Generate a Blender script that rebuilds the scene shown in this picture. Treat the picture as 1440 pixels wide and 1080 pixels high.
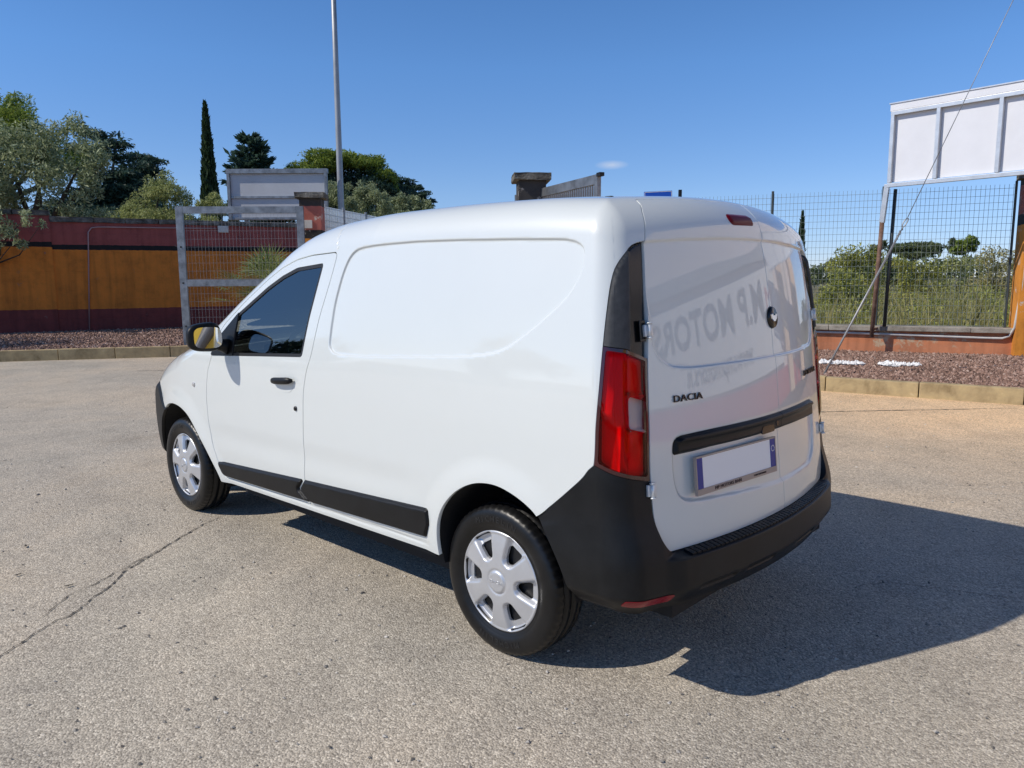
import bpy, bmesh, math, random
import numpy as np
from mathutils import Vector, Matrix

R = math.radians
rng = np.random.default_rng(7)
random.seed(7)
scene = bpy.context.scene
for o in list(bpy.data.objects):
    bpy.data.objects.remove(o)

# ------------------------------------------------------------------ camera
cam_d = bpy.data.cameras.new('camera')
cam = bpy.data.objects.new('camera', cam_d)
scene.collection.objects.link(cam)
YAW, PITCH, ROLL, FPX = -0.8145, -0.1395, -0.006, 1072.06
fw = Vector((math.cos(YAW) * math.cos(PITCH), math.sin(YAW) * math.cos(PITCH), math.sin(PITCH)))
rt = Vector((math.sin(YAW), -math.cos(YAW), 0))
up = rt.cross(fw)
r2 = rt * math.cos(ROLL) + up * math.sin(ROLL)
u2 = -rt * math.sin(ROLL) + up * math.cos(ROLL)
M = Matrix((r2, u2, -fw)).transposed().to_4x4()
M.translation = Vector((-1.296, 2.861, 1.4818))
cam.matrix_world = M
cam_d.sensor_fit = 'HORIZONTAL'
cam_d.sensor_width = 36
cam_d.lens = 36 * FPX / 1440
cam_d.clip_start = 0.05
cam_d.clip_end = 2000
scene.camera = cam

# ------------------------------------------------------------------ light
SUN = Vector((0.56, 0.95, 1.0)).normalized()          # towards the sun
world = bpy.data.worlds.new('World')
scene.world = world
world.use_nodes = True
wn = world.node_tree
wn.nodes.clear()
w_out = wn.nodes.new('ShaderNodeOutputWorld')
w_bg = wn.nodes.new('ShaderNodeBackground')
sky = wn.nodes.new('ShaderNodeTexSky')
sky.sky_type = 'NISHITA'
sky.sun_disc = False
sky.sun_elevation = math.asin(SUN.z)
sky.sun_rotation = math.atan2(SUN.x, SUN.y)
sky.altitude = 0
sky.air_density = 0.58
sky.dust_density = 0.0
sky.ozone_density = 10.0
w_bg.inputs['Strength'].default_value = 0.15
# summer haze greys the horizon; the unseen zenith is dimmed to deepen shadows
w_tc = wn.nodes.new('ShaderNodeTexCoord')
w_sx = wn.nodes.new('ShaderNodeSeparateXYZ'); wn.links.new(w_tc.outputs['Generated'], w_sx.inputs[0])
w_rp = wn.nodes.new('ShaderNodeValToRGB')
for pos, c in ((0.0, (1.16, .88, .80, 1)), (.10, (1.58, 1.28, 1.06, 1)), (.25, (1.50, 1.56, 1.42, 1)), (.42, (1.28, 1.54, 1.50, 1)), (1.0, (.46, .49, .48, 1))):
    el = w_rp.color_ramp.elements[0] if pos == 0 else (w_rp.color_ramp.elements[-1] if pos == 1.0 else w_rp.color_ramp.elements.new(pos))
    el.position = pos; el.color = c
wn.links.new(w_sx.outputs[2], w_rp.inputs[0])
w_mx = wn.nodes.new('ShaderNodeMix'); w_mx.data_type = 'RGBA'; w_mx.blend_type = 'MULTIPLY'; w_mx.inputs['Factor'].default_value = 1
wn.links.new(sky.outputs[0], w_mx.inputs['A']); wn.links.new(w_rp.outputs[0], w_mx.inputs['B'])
# one small wisp of cloud
w_nz = wn.nodes.new('ShaderNodeTexNoise'); w_nz.inputs['Scale'].default_value = 38; w_nz.inputs['Detail'].default_value = 5
wn.links.new(w_tc.outputs['Generated'], w_nz.inputs['Vector'])
w_sub = wn.nodes.new('ShaderNodeVectorMath'); w_sub.operation = 'SUBTRACT'; w_sub.inputs[1].default_value = (.582, -.801, .138)
wn.links.new(w_tc.outputs['Generated'], w_sub.inputs[0])
w_scl = wn.nodes.new('ShaderNodeVectorMath'); w_scl.operation = 'MULTIPLY'; w_scl.inputs[1].default_value = (1, 1, 3.6)
wn.links.new(w_sub.outputs[0], w_scl.inputs[0])
w_len = wn.nodes.new('ShaderNodeVectorMath'); w_len.operation = 'LENGTH'; wn.links.new(w_scl.outputs[0], w_len.inputs[0])
w_mr = wn.nodes.new('ShaderNodeMapRange'); w_mr.inputs[1].default_value = .0; w_mr.inputs[2].default_value = .022; w_mr.inputs[3].default_value = 1.0; w_mr.inputs[4].default_value = 0.0
wn.links.new(w_len.outputs['Value'], w_mr.inputs[0])
w_pr = wn.nodes.new('ShaderNodeMath'); w_pr.operation = 'MULTIPLY'; wn.links.new(w_mr.outputs[0], w_pr.inputs[0]); wn.links.new(w_nz.outputs['Fac'], w_pr.inputs[1])
w_cl = wn.nodes.new('ShaderNodeMix'); w_cl.data_type = 'RGBA'; w_cl.inputs['B'].default_value = (5.2, 5.6, 6.4, 1)
wn.links.new(w_pr.outputs[0], w_cl.inputs['Factor']); wn.links.new(w_mx.outputs['Result'], w_cl.inputs['A'])
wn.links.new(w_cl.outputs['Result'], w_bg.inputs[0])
wn.links.new(w_bg.outputs[0], w_out.inputs[0])
sun_d = bpy.data.lights.new('sun', 'SUN')
sun_d.energy = 4.3
sun_d.angle = R(0.53)
sun_d.color = (1.0, 0.93, 0.83)
sun = bpy.data.objects.new('sun', sun_d)
scene.collection.objects.link(sun)
sun.rotation_euler = (-SUN).to_track_quat('-Z', 'Y').to_euler()
sun.location = (10, 17, 20)
scene.view_settings.view_transform = 'Standard'
scene.view_settings.look = 'None'
scene.view_settings.exposure = -0.22
scene.view_settings.gamma = 1.0
scene.cycles.use_denoising = True
scene.cycles.max_bounces = 8
scene.cycles.transparent_max_bounces = 12
scene.cycles.sample_clamp_indirect = 6

# ------------------------------------------------------------------ helpers
COL = scene.collection

def put(o, parent=None):
    COL.objects.link(o)
    if parent is not None:
        o.parent = parent
    return o

def tag(o, label=None, cat=None, group=None, kind=None):
    if label: o['label'] = label
    if cat: o['category'] = cat
    if group: o['group'] = group
    if kind: o['kind'] = kind
    return o

def thing(name, label, cat, loc=(0, 0, 0), rotz=0.0, group=None):
    o = bpy.data.objects.new(name, None)
    o.empty_display_size = 0.1
    put(o)
    o.location = loc
    o.rotation_euler = (0, 0, rotz)
    return tag(o, label, cat, group)

def mesh(name, verts, faces, mat, parent=None, smooth=False, normals=None, loc=None):
    me = bpy.data.meshes.new(name)
    v = np.asarray(verts, float).reshape(-1, 3)
    me.from_pydata(v.tolist(), [], [tuple(int(i) for i in f) for f in faces])
    me.update()
    if smooth:
        me.polygons.foreach_set('use_smooth', [True] * len(me.polygons))
    if normals is not None:
        me.normals_split_custom_set_from_vertices([tuple(n) for n in np.asarray(normals)])
    o = bpy.data.objects.new(name, me)
    if mat: me.materials.append(mat)
    put(o, parent)
    if loc is not None: o.location = loc
    return o

def quads_mesh(name, verts, quads, mat, parent=None, smooth=False):
    """fast path: all faces quads, numpy arrays"""
    me = bpy.data.meshes.new(name)
    v = np.asarray(verts, np.float32).reshape(-1, 3)
    q = np.asarray(quads, np.int32)
    k = q.shape[1]
    me.vertices.add(len(v)); me.vertices.foreach_set('co', v.ravel())
    me.loops.add(q.size); me.loops.foreach_set('vertex_index', q.ravel())
    me.polygons.add(len(q))
    me.polygons.foreach_set('loop_start', np.arange(len(q), dtype=np.int32) * k)
    me.polygons.foreach_set('use_smooth', [smooth] * len(q))
    me.update(calc_edges=True)
    me.validate()
    me.materials.append(mat)
    o = bpy.data.objects.new(name, me)
    return put(o, parent)

def from_bm(name, bm, mat, parent=None, smooth=False, loc=None, rot=None):
    me = bpy.data.meshes.new(name)
    bm.normal_update()
    bm.to_mesh(me); bm.free()
    if smooth:
        me.polygons.foreach_set('use_smooth', [True] * len(me.polygons))
    if mat: me.materials.append(mat)
    o = bpy.data.objects.new(name, me)
    put(o, parent)
    if loc is not None: o.location = loc
    if rot is not None: o.rotation_euler = rot
    return o

def bm_box(bm, c, s, rotz=0.0, bevel=0.0, mtx=None):
    m = Matrix.Translation(c) @ Matrix.Rotation(rotz, 4, 'Z')
    if mtx is not None: m = mtx
    b2 = bmesh.new()
    bmesh.ops.create_cube(b2, size=1)
    for v in b2.verts: v.co = Vector((v.co.x * s[0], v.co.y * s[1], v.co.z * s[2]))
    if bevel > 0:
        bmesh.ops.bevel(b2, geom=b2.edges[:], offset=bevel, segments=2, profile=0.7, affect='EDGES')
    b2.transform(m)
    vm = {v: bm.verts.new(v.co) for v in b2.verts}
    for f in b2.faces: bm.faces.new([vm[v] for v in f.verts])
    b2.free()

def box(name, c, s, mat, parent=None, rotz=0.0, bevel=0.0, mtx=None, smooth=False):
    bm = bmesh.new(); bm_box(bm, c, s, rotz, bevel, mtx)
    return from_bm(name, bm, mat, parent, smooth)

def beam_between(bm, a, b, w, h, bevel=0.0):
    """square bar from a to b; w horizontal width, h other width"""
    a = Vector(a); b = Vector(b); d = b - a; L = d.length; d.normalize()
    z = Vector((0, 0, 1)) if abs(d.z) < 0.95 else Vector((1, 0, 0))
    y = z.cross(d).normalized(); z = d.cross(y)
    m = Matrix((d, y, z)).transposed().to_4x4(); m.translation = (a + b) / 2
    bm_box(bm, None or (0, 0, 0), (L, w, h), 0, bevel, m)

def tube(bm, pts, rad, seg=8, cap=True):
    pts = [Vector(p) for p in pts]
    rads = rad if isinstance(rad, (list, tuple)) else [rad] * len(pts)
    prev = None; rings = []
    ref = None
    for i, p in enumerate(pts):
        d = (pts[min(i + 1, len(pts) - 1)] - pts[max(i - 1, 0)]).normalized()
        if ref is None:
            ref = Vector((0, 0, 1)) if abs(d.z) < 0.9 else Vector((1, 0, 0))
        x = ref - d * ref.dot(d)
        if x.length < 1e-4: x = d.orthogonal()
        x.normalize(); y = d.cross(x); ref = x
        ring = [bm.verts.new(p + (x * math.cos(2 * math.pi * k / seg) + y * math.sin(2 * math.pi * k / seg)) * rads[i]) for k in range(seg)]
        rings.append(ring)
    for r0, r1 in zip(rings, rings[1:]):
        for k in range(seg):
            bm.faces.new((r0[k], r0[(k + 1) % seg], r1[(k + 1) % seg], r1[k]))
    if cap:
        bm.faces.new(rings[0][::-1]); bm.faces.new(rings[-1])

def tube_obj(name, pts, rad, mat, parent=None, seg=8):
    bm = bmesh.new(); tube(bm, pts, rad, seg)
    return from_bm(name, bm, mat, parent, True)

_fonts = {}
def text_mesh(body, size, depth, spacing=1.0, shear=0.0, bold=0.0):
    cu = bpy.data.curves.new('lettering', 'FONT')
    cu.body = body; cu.size = size; cu.extrude = depth / 2
    cu.align_x = 'CENTER'; cu.align_y = 'CENTER'
    cu.space_character = spacing; cu.shear = shear
    cu.resolution_u = 3; cu.offset = bold
    ob = bpy.data.objects.new('lettering', cu)
    COL.objects.link(ob)
    dg = bpy.context.evaluated_depsgraph_get()
    me = bpy.data.meshes.new_from_object(ob.evaluated_get(dg))
    bpy.data.objects.remove(ob)
    return me

def text_obj(name, body, size, depth, mtx, mat, parent=None, spacing=1.0, sx=1.0, bold=0.0):
    me = text_mesh(body, size, depth, spacing, 0.0, bold)
    me.transform(mtx @ Matrix.Diagonal((sx, 1, 1, 1)))
    me.materials.clear(); me.materials.append(mat)
    o = bpy.data.objects.new(name, me)
    return put(o, parent)

# ------------------------------------------------------------------ materials
def new_mat(name):
    m = bpy.data.materials.new(name); m.use_nodes = True
    nt = m.node_tree
    return m, nt, nt.nodes['Principled BSDF']

def pmat(name, col, rough=0.5, metal=0.0, coat=0.0, bump=None, spec=0.5, var=None, coat_rough=0.03):
    """plain material; bump=(scale,strength,distance); var=(scale, amount) brightness variation; object coordinates"""
    m, nt, p = new_mat(name)
    N, L = nt.nodes, nt.links
    p.inputs['Base Color'].default_value = (*col, 1)
    p.inputs['Roughness'].default_value = rough
    p.inputs['Metallic'].default_value = metal
    p.inputs['Coat Weight'].default_value = coat
    p.inputs['Coat Roughness'].default_value = coat_rough
    p.inputs['Specular IOR Level'].default_value = spec
    if bump or var:
        tc = N.new('ShaderNodeTexCoord')
    if bump:
        nz = N.new('ShaderNodeTexNoise'); nz.inputs['Scale'].default_value = bump[0]; nz.inputs['Detail'].default_value = 4
        L.new(tc.outputs['Object'], nz.inputs['Vector'])
        b = N.new('ShaderNodeBump'); b.inputs['Strength'].default_value = bump[1]; b.inputs['Distance'].default_value = bump[2]
        L.new(nz.outputs['Fac'], b.inputs['Height']); L.new(b.outputs[0], p.inputs['Normal'])
    if var:
        nz = N.new('ShaderNodeTexNoise'); nz.inputs['Scale'].default_value = var[0]; nz.inputs['Detail'].default_value = 6
        nz.inputs['Roughness'].default_value = 0.65
        L.new(tc.outputs['Object'], nz.inputs['Vector'])
        mr = N.new('ShaderNodeMapRange'); mr.inputs[1].default_value = 0.3; mr.inputs[2].default_value = 0.7
        mr.inputs[3].default_value = 1 - var[1]; mr.inputs[4].default_value = 1 + var[1]
        L.new(nz.outputs['Fac'], mr.inputs[0])
        mx = N.new('ShaderNodeMix'); mx.data_type = 'RGBA'; mx.blend_type = 'MULTIPLY'; mx.inputs['Factor'].default_value = 1
        mx.inputs['A'].default_value = (*col, 1)
        L.new(mr.outputs[0], mx.inputs['B'])
        L.new(mx.outputs['Result'], p.inputs['Base Color'])
    return m

def ramp(nt, stops, interp='LINEAR'):
    r = nt.nodes.new('ShaderNodeValToRGB')
    r.color_ramp.interpolation = interp
    e = r.color_ramp.elements
    while len(e) < len(stops): e.new(0.5)
    for k, (pos, c) in enumerate(stops):
        e[k].position = pos
        e[k].color = (*c, 1) if len(c) == 3 else c
    return r

MAT = {}
MAT['paint'] = pmat('white_paint', (0.735, 0.765, 0.74), 0.38, 0, 1.0, None, 0.5, (1.5, 0.012))
MAT['paint'].node_tree.nodes['Principled BSDF'].inputs['Coat IOR'].default_value = 1.64
MAT['plastic'] = pmat('black_textured_plastic', (0.008, 0.0085, 0.0095), 0.44, 0, 0, (700, 0.35, 0.0008), 0.30, (9, 0.35))
MAT['trim'] = pmat('grained_pillar_plastic', (0.050, 0.052, 0.055), 0.55, 0, 0, (420, 0.5, 0.001), 0.4, (40, 0.25))
MAT['plastic_gloss'] = pmat('black_smooth_plastic', (0.008, 0.008, 0.009), 0.18)
MAT['rubber_seal'] = pmat('rubber_seal', (0.012, 0.012, 0.013), 0.55)
MAT['tyre'] = pmat('tyre_rubber', (0.007, 0.007, 0.0075), 0.36, 0, 0, (60, 0.25, 0.002), 0.38, (9, 0.5))
MAT['tyre_mark'] = pmat('tyre_raised_rubber', (0.02, 0.02, 0.021), 0.45)
MAT['hubcap'] = pmat('silver_hubcap_paint', (0.60, 0.61, 0.63), 0.38, 0.55, 0.4, None, 0.5, (14, 0.06))
MAT['steel_dark'] = pmat('dark_steel', (0.015, 0.015, 0.016), 0.5, 0.3)
MAT['under'] = pmat('underbody_black', (0.008, 0.008, 0.009), 0.8)
MAT['cabin'] = pmat('cabin_grey_plastic', (0.035, 0.036, 0.040), 0.6)
MAT['fabric'] = pmat('seat_fabric', (0.03, 0.032, 0.038), 0.9)
MAT['chrome'] = pmat('chrome', (0.75, 0.76, 0.78), 0.12, 1.0)
MAT['zinc'] = pmat('zinc_hinge', (0.72, 0.74, 0.75), 0.3, 0.3)
MAT['badge'] = pmat('dark_chrome_badge', (0.055, 0.052, 0.05), 0.22, 0.9)
MAT['plate_white'] = pmat('plate_white', (0.95, 0.95, 0.95), 0.45)
MAT['plate_blue'] = pmat('plate_blue', (0.012, 0.035, 0.28), 0.4)
MAT['plate_frame'] = pmat('plate_frame', (0.42, 0.34, 0.29), 0.4)
MAT['print_dark'] = pmat('print_dark', (0.04, 0.02, 0.02), 0.5)
MAT['print_white'] = pmat('print_white', (0.8, 0.8, 0.8), 0.5)
MAT['reflector'] = pmat('red_reflector', (0.24, 0.006, 0.014), 0.25, 0, 0, (350, 0.25, 0.001))
MAT['brake'] = pmat('dark_red_lamp', (0.13, 0.002, 0.009), 0.3, 0, 0, None, 0.15)
MAT['silver_in'] = pmat('lamp_reflector_bowl', (0.88, 0.86, 0.86), 0.4, 0.0, 0, (90, 0.25, 0.004))
MAT['lamp_dark'] = pmat('lamp_bezel', (0.05, 0.0015, 0.004), 0.15, 0, 1.0)
MAT['amber'] = pmat('amber_bulb', (0.7, 0.25, 0.02), 0.3)

def lens_mat(name, tint, gloss=0.06, ior=1.5):
    m = bpy.data.materials.new(name); m.use_nodes = True
    nt = m.node_tree; N, L = nt.nodes, nt.links
    N.clear()
    out = N.new('ShaderNodeOutputMaterial')
    tr = N.new('ShaderNodeBsdfTransparent'); tr.inputs[0].default_value = (*tint, 1)
    gl = N.new('ShaderNodeBsdfGlossy'); gl.inputs['Roughness'].default_value = gloss
    fr = N.new('ShaderNodeFresnel'); fr.inputs[0].default_value = ior
    mx = N.new('ShaderNodeMixShader')
    L.new(fr.outputs[0], mx.inputs[0]); L.new(tr.outputs[0], mx.inputs[1]); L.new(gl.outputs[0], mx.inputs[2])
    L.new(mx.outputs[0], out.inputs[0])
    return m
MAT['lens_red'] = lens_mat('red_lamp_lens', (1.0, 0.006, 0.040), 0.03, 1.28)
MAT['lens_clear'] = lens_mat('clear_lamp_lens', (0.85, 0.84, 0.84), 0.03)
MAT['glass'] = lens_mat('tinted_window_glass', (0.40, 0.48, 0.48), 0.0, 2.2)
MAT['mirror'] = pmat('mirror_glass', (0.85, 0.86, 0.87), 0.0, 1.0)

# ================================================================== VAN SKIN
def itp(x, xs, ys):
    xs = np.asarray(xs, float); ys = np.asarray(ys, float)
    h = np.diff(xs); d = np.diff(ys) / h
    m = np.zeros_like(xs); m[0] = d[0]; m[-1] = d[-1]
    w1 = 2 * h[1:] + h[:-1]; w2 = h[1:] + 2 * h[:-1]
    ok = d[:-1] * d[1:] > 0
    with np.errstate(all='ignore'):
        mm = (w1 + w2) / (w1 / d[:-1] + w2 / d[1:])
    m[1:-1] = np.where(ok, mm, 0)
    x = np.asarray(x, float); xc = np.clip(x, xs[0], xs[-1])
    i = np.clip(np.searchsorted(xs, xc) - 1, 0, len(xs) - 2)
    t = (xc - xs[i]) / h[i]
    r = ys[i] * (1 + 2 * t) * (1 - t) ** 2 + m[i] * h[i] * t * (1 - t) ** 2 + ys[i + 1] * t * t * (3 - 2 * t) + m[i + 1] * h[i] * t * t * (t - 1)
    return r + np.where(x < xs[0], (x - xs[0]) * m[0], 0) + np.where(x > xs[-1], (x - xs[-1]) * m[-1], 0)

def sstep(a, b, x):
    t = np.clip((x - a) / (b - a), 0, 1)
    return t * t * (3 - 2 * t)

BZ = [.15, .25, .33, .42, .55, .70, .90, 1.05, 1.15, 1.30, 1.45, 1.60, 1.72, 1.85]
BY = [.80, .83, .851, .863, .871, .874, .872, .866, .858, .842, .822, .797, .775, .748]
RZ = [.30, .58, .73, .87, 1.10, 1.33, 1.53, 1.64, 1.70, 1.76, 1.85]
RX = [-.050, -.034, -.018, -.003, .022, .050, .082, .108, .122, .138, .162]
ZX = [.0, .14, .3, .6, 1.0, 1.4, 1.8, 2.1, 2.35, 2.6, 2.9, 3.15, 3.38, 3.60, 3.85, 4.05, 4.20, 4.32, 4.45]
ZZ = [1.758, 1.772, 1.788, 1.806, 1.812, 1.808, 1.788, 1.741, 1.668, 1.560, 1.402, 1.250, 1.130, 1.078, 1.003, .915, .82, .69, .50]
FZ = [.15, .30, .42, .55, .70, .85, 1.0, 1.3]
FX = [4.20, 4.27, 4.295, 4.30, 4.275, 4.225, 4.16, 4.02]
def Ys(x, z):
    y = itp(z, BZ, BY)
    y = y - .135 * np.clip(x - 3.15, 0, 9) ** 2 - .006 * np.clip((.9 - x) / .9, 0, 1) ** 2
    return y - sstep(1.0, 1.6, z) * .055 * np.clip(x - 1.5, 0, 9)
def Xr(y, z): return itp(z, RZ, RX) + .1825 * y * y
def Zt(x, y):
    scr = sstep(1.9, 2.5, x)
    return itp(x + scr * .22 * y * y, ZX, ZZ) - .085 * y * y * (1 - .3 * scr)
def Xf(y, z): return itp(z, FZ, FX) - .28 * y * y
def rmax(a, b, r):
    u = np.maximum(a + r, 0); v = np.maximum(b + r, 0)
    return np.minimum(np.maximum(a, b), -r) + np.sqrt(u * u + v * v)
def F(x, y, z):
    ay = np.sqrt(y * y + 1e-6)
    a = ay - Ys(x, z); b = Xr(y, z) - x; c = (z - Zt(x, y)); e = x - Xf(y, z)
    c = c / np.sqrt(1 + np.clip((Zt(x + .01, y) - Zt(x - .01, y)) / .02, -3, 3) ** 2)
    s = rmax(rmax(a, b, .075), e, .10)
    r_top = np.interp(x, [0, 1.8, 2.3, 3.2, 3.5], [.115, .115, .07, .05, .10])
    return rmax(s, c, r_top)
def grad3(f, p, h=1e-3):
    x, y, z = p[..., 0], p[..., 1], p[..., 2]
    return np.stack([f(x + h, y, z) - f(x - h, y, z), f(x, y + h, z) - f(x, y - h, z), f(x, y, z + h) - f(x, y, z - h)], -1) / (2 * h)
def unit(g): return g / np.maximum(np.linalg.norm(g, axis=-1, keepdims=True), 1e-9)
def solve(P, D, hi, n=30):
    lo = np.zeros(P.shape[:-1]); hi = np.full(P.shape[:-1], hi, float)
    for _ in range(n):
        m = (lo + hi) / 2; Q = P + D * m[..., None]
        ins = F(Q[..., 0], Q[..., 1], Q[..., 2]) < 0
        lo = np.where(ins, m, lo); hi = np.where(ins, hi, m)
    return P + D * ((lo + hi) / 2)[..., None]

def make_patch(a, b, fn, d, hi):
    A, B = np.meshgrid(a, b, indexing='ij')
    P = fn(A, B); D = np.zeros_like(P); D[...] = d
    ok = F(P[..., 0], P[..., 1], P[..., 2]) < -0.002
    Q = solve(P, D, hi)
    N = unit(grad3(F, Q))
    ax = int(np.argmax(np.abs(d)))
    own = np.sign(d[ax]) * N[..., ax]
    oth = np.max(np.abs(np.delete(N, ax, axis=-1)), axis=-1)
    split = oth - own
    if ax != 1:            # roof and rear patches dip a little under the side patch where they meet
        Q = Q - N * (.0010 * np.clip(split / .04, 0, 1))[..., None]
        split = split - .04
    return dict(P=Q, ok=ok, split=split)
G = 0.009
gz = np.unique(np.round(np.concatenate([np.arange(.19, 1.82, G), np.arange(.51, .55, .003)]), 5))
PS = {}
for s in (1, -1):
    PS['side', s] = make_patch(np.arange(.02, 4.29, G), np.arange(.19, 1.82, G), lambda A, B: np.stack([A, 0 * A + s * .12, B], -1), (0, s, 0), 1.0)
PS['top'] = make_patch(np.arange(.06, 4.29, .012), np.arange(-.86, .8601, .012), lambda A, B: np.stack([A, B, 0 * A + .55], -1), (0, 0, 1), 1.5)
PS['rear'] = make_patch(np.arange(-.864, .8641, G), gz, lambda A, B: np.stack([0 * A + .5, A, B], -1), (-1, 0, 0), 1.0)
PS['front'] = make_patch(np.arange(-.86, .8601, .015), np.arange(.19, 1.2, .015), lambda A, B: np.stack([0 * A + 3.3, A, B], -1), (1, 0, 0), 1.4)
ALLP = [('side', 1), ('side', -1), 'top', 'rear', 'front']

def clip_patch(pt, fields, cuts=()):
    P = pt['P']; n, m = P.shape[:2]
    fs = [pt['split']] + fields
    ok = pt['ok']; okc = ok[:-1, :-1] & ok[1:, :-1] & ok[1:, 1:] & ok[:-1, 1:]
    full = okc.copy(); some = okc.copy()
    for f in fs:
        c = np.stack([f[:-1, :-1], f[1:, :-1], f[1:, 1:], f[:-1, 1:]])
        full &= (c <= 0).all(0); some &= (c <= 0).any(0)
    nf = len(fs)
    for f in cuts:
        c = np.stack([f[:-1, :-1], f[1:, :-1], f[1:, 1:], f[:-1, 1:]])
        full &= ~((c.min(0) < 0) & (c.max(0) > 0))
    fs = fs + list(cuts)
    idx = np.arange(n * m).reshape(n, m)
    ii, jj = np.where(full)
    quads = np.stack([idx[ii, jj], idx[ii + 1, jj], idx[ii + 1, jj + 1], idx[ii, jj + 1]], 1)
    used = np.unique(quads)
    remap = -np.ones(n * m, int); remap[used] = np.arange(len(used))
    V = [P.reshape(-1, 3)[used]]
    faces = remap[quads].tolist() if len(quads) else []
    base = len(used); extra = []
    ff = np.stack([f.reshape(-1) for f in fs], 1); PP = P.reshape(-1, 3)
    for i, j in zip(*np.where(some & ~full)):
        poly = [(PP[k], ff[k]) for k in (idx[i, j], idx[i + 1, j], idx[i + 1, j + 1], idx[i, j + 1])]
        for q in range(nf):
            if not poly: break
            new = []
            for k in range(len(poly)):
                a, b = poly[k], poly[(k + 1) % len(poly)]
                ia, ib = a[1][q] <= 0, b[1][q] <= 0
                if ia: new.append(a)
                if ia != ib:
                    t = a[1][q] / (a[1][q] - b[1][q])
                    new.append((a[0] + (b[0] - a[0]) * t, a[1] + (b[1] - a[1]) * t))
            poly = new
        if len(poly) < 3: continue
        polys = [poly]
        for q in range(nf, len(fs)):
            nxt = []
            for pl_ in polys:
                A_, B_ = [], []
                for k in range(len(pl_)):
                    a, b = pl_[k], pl_[(k + 1) % len(pl_)]
                    va, vb = a[1][q], b[1][q]
                    if va <= 0: A_.append(a)
                    if va >= 0: B_.append(a)
                    if va * vb < 0:
                        t = va / (va - vb); m_ = (a[0] + (b[0] - a[0]) * t, a[1] + (b[1] - a[1]) * t)
                        A_.append(m_); B_.append(m_)
                nxt += [z_ for z_ in (A_, B_) if len(z_) >= 3]
            polys = nxt
        for pl_ in polys:
            faces.append(list(range(base + len(extra), base + len(extra) + len(pl_))))
            extra += [p[0] for p in pl_]
    if extra: V.append(np.array(extra))
    V = np.concatenate(V) if len(V) > 1 or len(V[0]) else np.zeros((0, 3))
    return V, faces

def skin(name, mat, parent, region, patches=ALLP, disp=None, ret=0.014, offset=0.0, cuts=None):
    """one part of the van's skin: region(x,y,z) gives a list of fields, kept where all <= 0"""
    VS = []; FS = []; base = 0
    for key in patches:
        pt = PS[key]; P = pt['P']
        fields = region(P[..., 0], P[..., 1], P[..., 2])
        fields = [np.broadcast_to(f, P.shape[:2]) for f in fields]
        cf = [np.broadcast_to(f, P.shape[:2]) for f in cuts(P[..., 0], P[..., 1], P[..., 2])] if cuts else ()
        V, fc = clip_patch(pt, fields, cf)
        if not len(fc): continue
        f0 = max(fc[:50], key=len); a, b, c = V[f0[0]], V[f0[1]], V[f0[2]]
        nn = unit(grad3(F, V[f0[0]][None]))[0]
        flip = np.dot(np.cross(b - a, c - a), nn) < 0
        for f in fc: FS.append([i + base for i in (f[::-1] if flip else f)])
        VS.append(V); base += len(V)
    if not VS: return None
    V = np.concatenate(VS)
    key = np.round(V * 2e4).astype(np.int64)
    _, first, inv = np.unique(key, axis=0, return_index=True, return_inverse=True)
    inv = inv.reshape(-1)
    V = V[first]
    faces = []
    for f in FS:
        g = []
        for i in f:
            k = int(inv[i])
            if not g or (g[-1] != k): g.append(k)
        if len(g) > 2 and g[0] == g[-1]: g.pop()
        if len(g) >= 3 and len(set(g)) == len(g): faces.append(g)
    N = unit(grad3(F, V))
    if disp is not None:
        d = disp(V[:, 0], V[:, 1], V[:, 2])
        gr = grad3(disp, V, 2e-3)
        gr = gr - (gr * N).sum(1, keepdims=True) * N
        N2 = unit(N - gr)
        V = V + N * d[:, None]; N0 = N; N = N2
    else: N0 = N
    if offset: V = V + N0 * offset
    ecount = {}
    for f in faces:
        for k in range(len(f)):
            a, b = f[k], f[(k + 1) % len(f)]
            e = (a, b) if a < b else (b, a)
            if e in ecount: ecount[e] = None
            else: ecount[e] = (a, b)
    V = V.tolist(); NN = N.tolist()
    if ret > 0:
        for e, ab in list(ecount.items()):
            if ab is None: continue
            a, b = ab
            pa, pb = np.array(V[a]), np.array(V[b])
            na = N0[a]; nb = N0[b]
            out = np.cross(pb - pa, na); L = np.linalg.norm(out)
            if L < 1e-9: continue
            out /= L; k = len(V)
            V += [pa.tolist(), pb.tolist(), (pb - nb * ret).tolist(), (pa - na * ret).tolist()]
            ra = (0.75 * out + 0.35 * na); ra /= np.linalg.norm(ra)
            NN += [ra.tolist(), ra.tolist(), out.tolist(), out.tolist()]
            faces.append([k + 1, k, k + 3, k + 2])
    return mesh(name, V, faces, mat, parent, True, NN)

def sdf(px, pz, poly):
    """signed distance to a closed polygon, negative inside"""
    px = np.asarray(px, float); pz = np.asarray(pz, float); sh = np.broadcast(px, pz).shape
    X = np.broadcast_to(px, sh).ravel(); Z = np.broadcast_to(pz, sh).ravel()
    d2 = np.full(X.shape, 1e9); ins = np.zeros(X.shape, bool)
    q = np.asarray(poly, float)
    for (ax, az), (bx, bz) in zip(q, np.roll(q, -1, 0)):
        ex, ez = bx - ax, bz - az
        t = np.clip(((X - ax) * ex + (Z - az) * ez) / max(ex * ex + ez * ez, 1e-12), 0, 1)
        d2 = np.minimum(d2, (X - ax - t * ex) ** 2 + (Z - az - t * ez) ** 2)
        c = (az > Z) != (bz > Z)
        if ez != 0:
            ins ^= c & (X < ex * (Z - az) / ez + ax)
    return np.where(ins, -1, 1).reshape(sh) * np.sqrt(d2).reshape(sh)

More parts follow.
